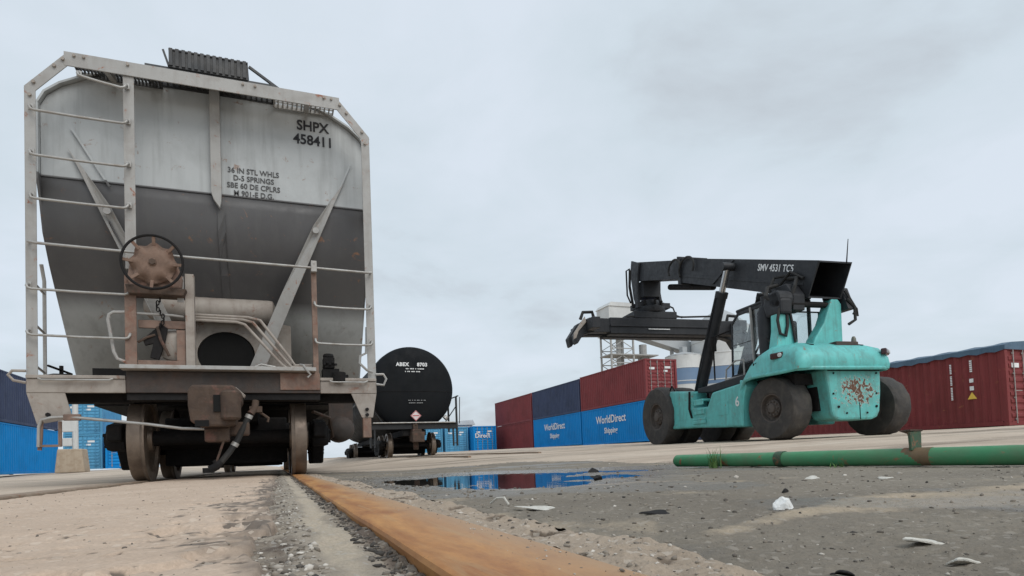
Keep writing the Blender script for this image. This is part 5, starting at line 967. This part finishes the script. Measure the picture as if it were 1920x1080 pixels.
    b = MB(); b.tube([(-1.02, 2.3, 3.05), (-1.25, 2.7, 2.95), (-1.28, 2.75, 2.5), (-1.28, 2.75, 1.75)], 0.022, 6); b.box(-1.36, -1.2, 2.72, 2.76, 2.55, 2.95); b.build('mirror', 'grime', H)
    b = MB(); b.box(-0.95, -0.15, 0.05, 0.09, 2.25, 3.0); b.build('rear_window_glass', 'glass', H)
    b = MB(); b.tube([(-0.95, 0.07, 2.22), (-0.95, 0.07, 3.02), (-0.15, 0.07, 3.02), (-0.15, 0.07, 2.22), (-0.95, 0.07, 2.22)], 0.025, 6); b.build('rear_window_frame', 'boom', H)
    b = MB(); b.lathe([(0.17, 1.9), (0.19, 2.5), (0.19, 3.05), (0.12, 3.2)], (-1.42, 0.35, 0), 'z', 14); b.tube([(-1.42, 0.35, 3.1), (-1.42, 0.4, 3.45)], 0.07, 8); b.build('air_filter', 'boom', H, smooth=40)
reach_stacker()

# ------------------------------------------------------------------ containers
CW = 2.44
def corr(L, z0, z1, x, depth, sgn, per=0.278):
    """vertical corrugation along y"""
    n = max(4, round(L/per)); p = L/n; ys, ds = [], []
    for i in range(n):
        for f, d in ((0.0, 0), (0.26, 0), (0.5, 1), (0.76, 1)): ys.append((i+f)*p); ds.append(d)
    ys.append(L); ds.append(0)
    b = MB(); vs = []
    for y, d in zip(ys, ds): vs += [(x+sgn*d*depth, y, z0), (x+sgn*d*depth, y, z1)]
    b.add(vs, [(2*i, 2*i+2, 2*i+3, 2*i+1) for i in range(len(ys)-1)]); return b
def container(x, y, z, L, H, mat, label, group=None, doors=True, side_text=None, roof=True, cat='container'):
    T = thing('shipping_container', (x, y, z), label, cat, group)
    for px, py, nm in ((0, 0, 0), (CW-0.15, 0, 0), (0, L-0.15, 0), (CW-0.15, L-0.15, 0)):
        b = MB(); b.box(px, px+0.15, py, py+0.15, 0.12, H-0.12); p = b.build('corner_post', mat, T, bevel=0.008)
        for z0 in (0.0, H-0.118):
            b = MB(); b.box(px-0.005, px+0.16, py-0.005, py+0.17, z0, z0+0.118); b.build('corner_casting', mat, p, bevel=0.012)
    for px in (0.0, CW-0.08):
        b = MB(); b.box(px, px+0.08, 0.172, L-0.172, 0.02, 0.16); b.build('bottom_rail', mat, T)
        b = MB(); b.box(px, px+0.06, 0.172, L-0.172, H-0.08, H-0.012); b.build('top_rail', mat, T)
    for px, s in ((0.018, 1), (CW-0.018, -1)):
        o = corr(L-0.30, 0.16, H-0.08, px, 0.046, s).build('side_panel', mat, T); o.location = (0, 0.15, 0)
    b = MB(); b.box(0.05, CW-0.05, 0.14, L-0.1, H-0.03, H-0.015) if roof else b.box(0.05, CW-0.05, 0.14, L-0.1, 0.16, 0.2); b.build('roof' if roof else 'floor', mat, T)
    b = MB(); b.box(0.15, CW-0.15, L-0.08, L-0.04, 0.1, H-0.1); b.build('end_panel', mat, T)
    b = MB(); b.box(0.16, CW-0.16, 0.0, 0.12, 0.012, 0.15); b.box(0.16, CW-0.16, 0.0, 0.12, H-0.13, H-0.012); b.split('end_frame', mat, T)
    for k in (0, 1):
        x0 = 0.16+k*(CW/2-0.16); x1 = x0+CW/2-0.18
        b = MB(); b.box(x0, x1, 0.05, 0.09, 0.155, H-0.135)
        nr = 9
        for i in range(nr):
            za = 0.25+i*(H-0.5)/nr; b.prism([(0.05, za), (0.018, za+0.05), (0.018, za+0.13), (0.05, za+0.18)], x0+0.06, x1-0.06, 'x')
        d = b.build('door', mat, T)
        for q in (0.25, 0.74):
            xr = x0+(x1-x0)*q; b = MB(); b.tube([(xr, -0.005, 0.08), (xr, -0.005, H-0.08)], 0.019, 6)
            for zz in (0.2, 0.9, 1.7, H-0.25): b.box(xr-0.05, xr+0.05, 0.0, 0.018, zz, zz+0.05)
            b.tube([(xr, -0.02, 1.15), (xr+(0.3 if k == 0 else -0.3), -0.03, 1.15)], 0.013, 5); b.build('lock_rod', 'galv' if mat != 'con_sky' else mat, d)
    b = MB(); b.box(1.5, 1.95, 0.012, 0.0155, H-0.62, H-0.48); b.box(1.42, 1.72, 0.012, 0.0155, H-0.85, H-0.72); b.box(0.34, 0.72, 0.012, 0.0155, H-0.7, H-0.55); b.split('door_label', 'white_letter', T)
    if side_text:
        for s, size, dy, dz, sk in side_text:
            o = text('lettering', s, size, 'white_letter', T, (-0.004, dy, dz), (math.pi/2, 0, -math.pi/2), bold=0.012)
    return T
def wd(L, H): return [('WorldDirect', 0.78, L*0.52, H*0.66, 0), ('Shipping', 0.56, L*0.52, H*0.36, 0)]
CX = 22.2
gR = 'containers in the row along the right of the yard'
t = container(CX, 12.65, G(CX, 13), 12.2, 2.62, 'con_red', 'maroon open-top container under a blue tarpaulin at the right edge', gR, roof=False)
b = MB(); n = 44; ys = np.linspace(-0.03, 12.23, n); vs = []
for i, y in enumerate(ys):
    sag = 0.05*math.sin(i*1.9)*0.4; hem = -0.11-0.05*(i % 2)-0.02*math.sin(i*0.7)
    vs += [(-0.035, y, 2.62+hem), (-0.03, y, 2.66), (0.35, y, 2.76+sag), (CW/2, y, 2.82+sag), (CW-0.35, y, 2.76+sag), (CW+0.03, y, 2.66), (CW+0.035, y, 2.62+hem)]
b.add(vs, [(i*7+k, i*7+k+1, (i+1)*7+k+1, (i+1)*7+k) for i in range(n-1) for k in range(6)]+[tuple(range(7)), tuple((n-1)*7+k for k in range(7))])
b.build('tarpaulin', 'tarp', t, smooth=30)
b = MB()
for k in range(22):
    if k not in (6, 13): b.box(-0.012, -0.004, 1.70, 1.76, 2.22-k*0.058, 2.22-k*0.058+(0.04))
for k in range(6): b.box(-0.012, -0.004, 1.02, 1.10, 2.26-k*0.07, 2.31-k*0.07)
b.box(-0.012, -0.004, 1.0, 1.13, 1.55, 1.68); b.box(-0.012, -0.004, 1.0, 1.13, 1.28, 1.42); b.split('stencil_marks', 'white_letter', t)
b = MB(); b.prism([(0.92, 0.98), (1.22, 0.98), (1.07, 1.22)], -0.012, -0.004, 'x'); b.build('warning_triangle', 'yellow', t)

def stack(y, L, H, top, bot, ltop, lbot, txt):
    z = G(CX, y+L*0.5)
    container(CX, y, z, L, H, bot, lbot, gR, side_text=wd(L, H) if txt else None)
    return container(CX, y+0.05, z+H+0.004, L, H, top, ltop, gR)
stack(33.3, 9.1, 2.68, 'con_red2', 'con_blue', 'maroon container on top of the nearest blue one left of the stacker', 'bright blue container with large white WorldDirect lettering nearest the stacker', True)
stack(42.6, 9.5, 2.60, 'con_navy', 'con_blue', 'dark navy container on top of a blue one in the middle of the row', 'smaller-looking blue container with white WorldDirect lettering under the navy one', True)
stack(52.4, 10.2, 2.60, 'con_red2', 'con_red2', 'maroon container on top at the far end of the row', 'maroon container at ground level at the far end of the row', False)
container(CX+0.5, 25.4, G(CX, 28), 6.9, 2.55, 'con_navy', 'dark navy container glimpsed beneath the reach stacker', gR)
gL = 'containers along the left of the yard'
container(-12.8-CW, 33.2, G(-13, 38)+0.12, 12.2, 2.62, 'con_blue', 'plain blue container at ground level at the left edge', gL)
container(-12.8-CW, 33.2, G(-13, 38)+0.12+2.624, 12.2, 2.62, 'con_navy', 'dark navy container on top of the blue one at the left edge', gL)
container(-14.65, 53.0, G(-13, 53)+0.1, 6.0, 2.6, 'con_sky', 'pale blue container end with doors seen beside the hopper bogie', gL)
container(-14.65, 53.05, G(-13, 53)+0.1+2.604, 6.0, 2.6, 'con_sky', 'pale blue container on top beside the hopper bogie', gL)
container(-11.9, 52.4, G(-13, 53)+0.1, 6.0, 2.6, 'con_blue', 'blue container end right behind the left bogie frame', gL)
gF = 'blue containers far behind the tank wagon'
container(13.2, 60.4, G(14, 60), 6.0, 2.55, 'con_sky', 'pale blue far container right below the tank wagon steps', gF)
container(15.85, 60.2, G(17, 60), 6.0, 2.55, 'con_sky', 'pale blue far container with barred doors right of the tank wagon', gF)
fb = container(18.5, 59.0, G(19, 60), 6.0, 2.55, 'con_blue', 'bright blue far container touching the maroon stack', gF)
text('lettering', 'Direct', 0.62, 'white_letter', fb, (0.95, -0.04, 1.55), (math.pi/2, 0, 0), bold=0.012)
b = MB(); b.box(15.9, 20.6, 66.0, 76.0, G(17, 60), 4.0); b.prism([(15.6, 4.0), (20.9, 4.0), (20.6, 4.55), (15.9, 4.25)], 65.8, 76.2, 'y'); tag(b.build('far_shed', 'white'), 'low white shed roof behind the far blue containers', 'shed')

# ------------------------------------------------------------------ silos and conveyor tower in the distance
def silo(x, y, r, zw, zt, label, band, mat):
    S = thing('silo', (x, y, G(40, 60)), label, 'silo', 'silos behind the yard')
    b = MB(); b.lathe([(r, 0), (r, zw)], (0, 0, 0), 'z', 48); b.build('silo_wall', mat, S, smooth=40)
    b = MB(); b.lathe([(r*1.03, zw), (r*1.02, zw+0.2), (r*0.55, zw+(zt-zw)*0.62), (r*0.08, zt), (0.0001, zt)], (0, 0, 0), 'z', 12); b.build('silo_roof', 'silo_grey', S)
    b = MB(); b.lathe([(r+0.04, band[0]), (r+0.04, band[1])], (0, 0, 0), 'z', 48); b.build('painted_band', 'silo_blue', S, smooth=40)
    for k in range(int(zw/2.4)):
        b = MB(); b.lathe([(r+0.02, k*2.4+2.2), (r+0.10, k*2.4+2.25), (r+0.10, k*2.4+2.35), (r+0.02, k*2.4+2.4)], (0, 0, 0), 'z', 40, closed=True); b.build('hoop', mat, S)
    b = MB(); b.box(-0.5, 0.5, -0.5, 0.5, zt-0.2, zt+0.9); b.build('roof_vent', 'silo_grey', S); return S
silo(77.8, 91.5, 5.4, 21.5, 25.6, 'tall grey-roofed silo standing behind the stacker cab', (11.2, 14.2), 'white')
silo(70.5, 93.2, 3.3, 16.6, 17.6, 'shorter white silo with a blue band left of the tall silo', (11.3, 14.2), 'white')
def conveyor_tower():
    S = thing('conveyor_tower', (59.0, 96.0, G(40, 60)), 'pale steel lattice tower carrying a boxed head house in the distance', 'tower')
    b = MB(); b.box(-3.6, 1.8, -2.2, 2.2, 20.6, 25.6); b.prism([(-3.8, 25.6), (2.0, 25.6), (1.4, 26.3), (-3.2, 26.3)], -2.4, 2.4, 'y'); hh = b.build('head_house', 'white', S)
    b = MB(); b.box(-0.2, 0.6, -2.25, -2.21, 22.0, 23.3); b.build('window', 'boom', hh)
    for x in (-3.2, 1.4):
        for y in (-1.8, 1.8):
            b = MB(); b.beam((x, y, 0), (x, y, 20.6), 0.28, 0.28, up=(0, 1, 0)); b.build('leg', 'lattice', S)
    for k in range(7):
        z = 2.5+k*2.6
        for y in (-1.8, 1.8):
            b = MB(); b.beam((-3.2, y, z), (1.4, y, z), 0.16, 0.16); b.beam((-3.2, y, z), (1.4, y, z+2.6), 0.11, 0.11); b.beam((1.4, y, z), (-3.2, y, z+2.6), 0.11, 0.11); b.build('bracing', 'lattice', S)
    b = MB(); b.tube([(-0.6, 0, 4), (-0.6, 0, 20.6)], 0.45, 10); b.tube([(0.5, 0.5, 4), (0.3, 0.5, 20.6)], 0.3, 8); b.build('spout', 'lattice', S)
    b = MB(); b.box(-3.4, 6.6, -2.0, 2.0, 16.9, 17.1); b.build('platform', 'lattice', S)
    b = MB(); b.lathe([(0.7, 12), (0.7, 19.2)], (4.6, 0, 0), 'z', 12); b.beam((5.8, 0, 0), (5.8, 0, 17), 0.2, 0.2, up=(0, 1, 0)); b.beam((3.6, 0, 0), (3.6, 0, 17), 0.2, 0.2, up=(0, 1, 0)); b.build('side_duct', 'lattice', S)
    b = MB(); b.tube([(5.2, 0, 17), (3.2, 0, 12), (2.0, 0, 8)], 0.35, 8); b.build('chute', 'lattice', S)
    b = MB(); b.prism([(1.8, 20.8), (1.8, 23.0), (20.0, 18.6), (20.0, 16.4)], -1.2, 1.2, 'y'); b.build('conveyor_gallery', 'silo_grey', S)
    b = MB(); b.beam((11.0, 0, 0), (11.0, 0, 18.4), 0.5, 0.5, up=(0, 1, 0)); b.build('gallery_trestle', 'lattice', S)
conveyor_tower()

# ------------------------------------------------------------------ small things
def bollard():
    S = thing('marker_post', (-9.45, 35.6, G(-9.4, 35.6)), 'white marker post on a rust-stained concrete block by the blue container', 'post')
    b = MB(); b.prism([(-0.62, 0), (0.62, 0), (0.5, 1.15), (-0.5, 1.15)], -0.5, 0.5, 'y'); b.build('concrete_base', 'base_conc', S, bevel=0.05)
    b = MB(); b.tube([(0.12, 0, 1.15), (0.12, 0, 3.6)], 0.13, 10); b.build('post', 'white', S, smooth=40)
    b = MB(); b.box(-0.5, 0.1, -0.12, 0.12, 2.0, 2.7); b.box(-0.4, 0.0, -0.1, 0.1, 1.3, 1.7); b.build('switch_box', 'white', S, bevel=0.03)
bollard()
def pipe():
    S = thing('green_pipe', (0, 0, 0), 'long green painted pipe lying on the ground right of the puddle', 'pipe')
    pts = [(2.56, 3.50), (2.60, 2.9), (2.64, 2.37), (2.70, 1.9), (2.745, 1.5), (2.80, 0.9), (2.86, 0.0), (2.92, -1.5)]
    b = MB(); b.tube([(x, y, 0.030+0.6*G(x, y)) for x, y in pts], 0.0405, 24); b.build('pipe_barrel', 'pipe', S, smooth=40)
    b = MB(); b.tube([(2.693, 1.97, 0.031), (2.706, 1.85, 0.031)], 0.0416, 24); b.build('rusty_band', 'pipe_rust', S, smooth=40)
    b = MB(); b.tube([(2.617, 2.66, 0.0315), (2.621, 2.61, 0.0315)], 0.0435, 24); b.build('pipe_joint', 'pipe_dark', S, smooth=40)
    b = MB(); b.tube([(2.5605, 3.507, 0.030), (2.5606, 3.508, 0.030)], 0.034, 20); b.build('pipe_mouth', 'gap_shade', S)
    B2 = thing('pipe_bracket', (2.70, 1.93, 0.06), 'dark green steel bracket standing on top of the green pipe', 'bracket', rz=0.1)
    b = MB(); b.prism([(-0.042, 0.0), (0.036, 0.0), (0.040, 0.088), (-0.046, 0.084)], -0.012, 0.0, 'y'); b.prism([(0.0, 0.0), (0.03, 0.0), (0.05, 0.085), (0.0, 0.085)], 0.032, 0.037, 'x'); b.build('bracket_plate', 'pipe_dark', B2, bevel=0.002)
    b = MB(); b.sheet([(-0.05, 0.0), (0.045, 0.0), (0.10, 0.08), (0.02, 0.09)], lambda x, y: (x, y-0.016, 0.089-0.02*max(0, x-0.04)/0.06), (0, 0, 0.006)); b.build('bracket_top', 'coupler', B2)
pipe()
def grass_tuft(x, y, n, h, label):
    S = MB(); z = float(asph_z(np.array([[x]]), np.array([[y]]))[0, 0])
    for k in range(n):
        a = random.uniform(0, 6.28); l = h*random.uniform(0.45, 1.0); lean = random.uniform(0.1, 0.55); w = 0.0035
        px, py = x+random.uniform(-0.03, 0.03), y+random.uniform(-0.03, 0.03); d = Vector((math.cos(a), math.sin(a), 0)); sd = Vector((-d.y, d.x, 0))*w
        A = [Vector((px, py, z))+d*(lean*l*t*t)+Vector((0, 0, l*t*(1-0.25*lean*t))) for t in (0, 0.35, 0.7, 1.0)]
        vs = []
        for i, p in enumerate(A): q = (1, 0.85, 0.5, 0.05)[i]; vs += [p-sd*q, p+sd*q]
        S.add(vs, [(0, 1, 3, 2), (2, 3, 5, 4), (4, 5, 7, 6)])
    tag(S.build('grass_tuft', 'grass', fix=False), label, 'grass')
grass_tuft(2.53, 2.2, 9, 0.045, 'tiny weed at the foot of the green pipe mid-length')
grass_tuft(2.50, 3.05, 30, 0.15, 'green grass tuft growing at the left end of the green pipe')
def az(x, y): return float(asph_z(np.array([[x]]), np.array([[y]]))[0, 0])
def crumple(name, x, y, sx, sy, sz, mat, label, cat, seed, rz=0.0, sub=3):
    bm = bmesh.new(); bmesh.ops.create_icosphere(bm, subdivisions=sub, radius=1.0); r = random.Random(seed)
    pl = [(Vector((r.uniform(-1, 1), r.uniform(-1, 1), r.uniform(-0.6, 1))).normalized(), r.uniform(0.55, 0.85)) for _ in range(12)]
    for v in bm.verts:
        for nrm, d in pl:
            k = v.co.dot(nrm)
            if k > d: v.co -= nrm*(k-d)*1.25
        v.co = Vector((v.co.x*sx, v.co.y*sy, max(-0.25, v.co.z)*sz))
    me = bpy.data.meshes.new(name); bm.to_mesh(me); bm.free(); me.materials.append(M[mat]); o = link(name, me)
    o.location = (x, y, az(x, y)+sz*0.2); o.rotation_euler = (0, 0, rz); tag(o, label, cat); return o
crumple('paper_scrap', 0.845, 0.85, 0.022, 0.017, 0.022, 'paper', 'crumpled white paper lump on the asphalt', 'paper', 4)
def flake(x, y, l, w, h, rz, mat, label, seed, cat='chip'):
    r = random.Random(seed); n = 18; b = MB(); vs = []; jit = [r.uniform(-0.16, 0.12) for _ in range(n)]
    for ring, (k, z) in enumerate(((1.0, 0.0), (1.02, h*0.5), (0.86, h))):
        for i in range(n):
            a = 2*math.pi*i/n; q = k*(1+0.13*math.sin(3*a+seed)+0.10*math.sin(2*a+2*seed)+jit[i]); vs.append((l/2*q*math.cos(a), w/2*q*math.sin(a), z*0.55+0.0022*math.cos(a+seed)+0.0012*math.sin(2*a)))
    b.add(vs, [(j*n+i, j*n+(i+1) % n, (j+1)*n+(i+1) % n, (j+1)*n+i) for j in range(2) for i in range(n)]+[tuple(range(n))[::-1], tuple(2*n+i for i in range(n))])
    o = b.build('shell_chip' if cat == 'chip' else 'debris_scrap', mat, smooth=30); o.location = (x, y, az(x, y)+0.001); o.rotation_euler = (r.uniform(-0.1, 0.1), r.uniform(-0.12, 0.12), rz); tag(o, label, cat)
flake(0.650, 0.462, 0.044, 0.022, 0.006, -0.30, 'chip', 'flat white oval chip on the grit at lower right', 3)
flake(0.585, 0.378, 0.034, 0.014, 0.005, -0.15, 'chip', 'narrow white chip nearest the lower right corner', 8)
flake(0.50, 1.17, 0.085, 0.06, 0.004, -0.4, 'chip', 'long pale flake at the edge of the concrete strip', 5)
flake(1.70, 1.58, 0.07, 0.04, 0.006, 0.3, 'chip', 'small pale flake near the green pipe', 6)
flake(1.75, 1.35, 0.06, 0.04, 0.006, 0.8, 'chip', 'pale flake before the pipe bracket', 12)
flake(0.452, 0.392, 0.030, 0.016, 0.0035, 0.2, 'char', 'black torn scrap in the right foreground', 9, 'scrap')
flake(0.62, 0.92, 0.05, 0.018, 0.006, -0.3, 'char', 'narrow black scrap on the asphalt beside the concrete strip', 11, 'scrap')
crumple('dirt_clod', 1.92, 3.55, 0.06, 0.04, 0.035, 'char', 'dark clod beyond the puddle', 'clod', 14, 0.4, 2)
crumple('dirt_clod', 1.35, 2.45, 0.028, 0.022, 0.022, 'char', 'dark clod at the right rim of the puddle', 'clod', 24, 1.4, 2)
crumple('dirt_clod', 1.15, 1.15, 0.012, 0.010, 0.011, 'char', 'small black clod on bare asphalt behind the paper', 'clod', 34, 0.4, 2)
b = MB(); b.tube([(0.462, 1.36, az(0.462, 1.36)+0.004), (0.468, 1.33, 0.004), (0.478, 1.31, 0.006), (0.482, 1.29, az(0.48, 1.29)+0.002)], 0.0025, 6); tag(b.build('wire_scrap', 'chip', smooth=True), 'small curled white wire lying by the concrete strip', 'wire')
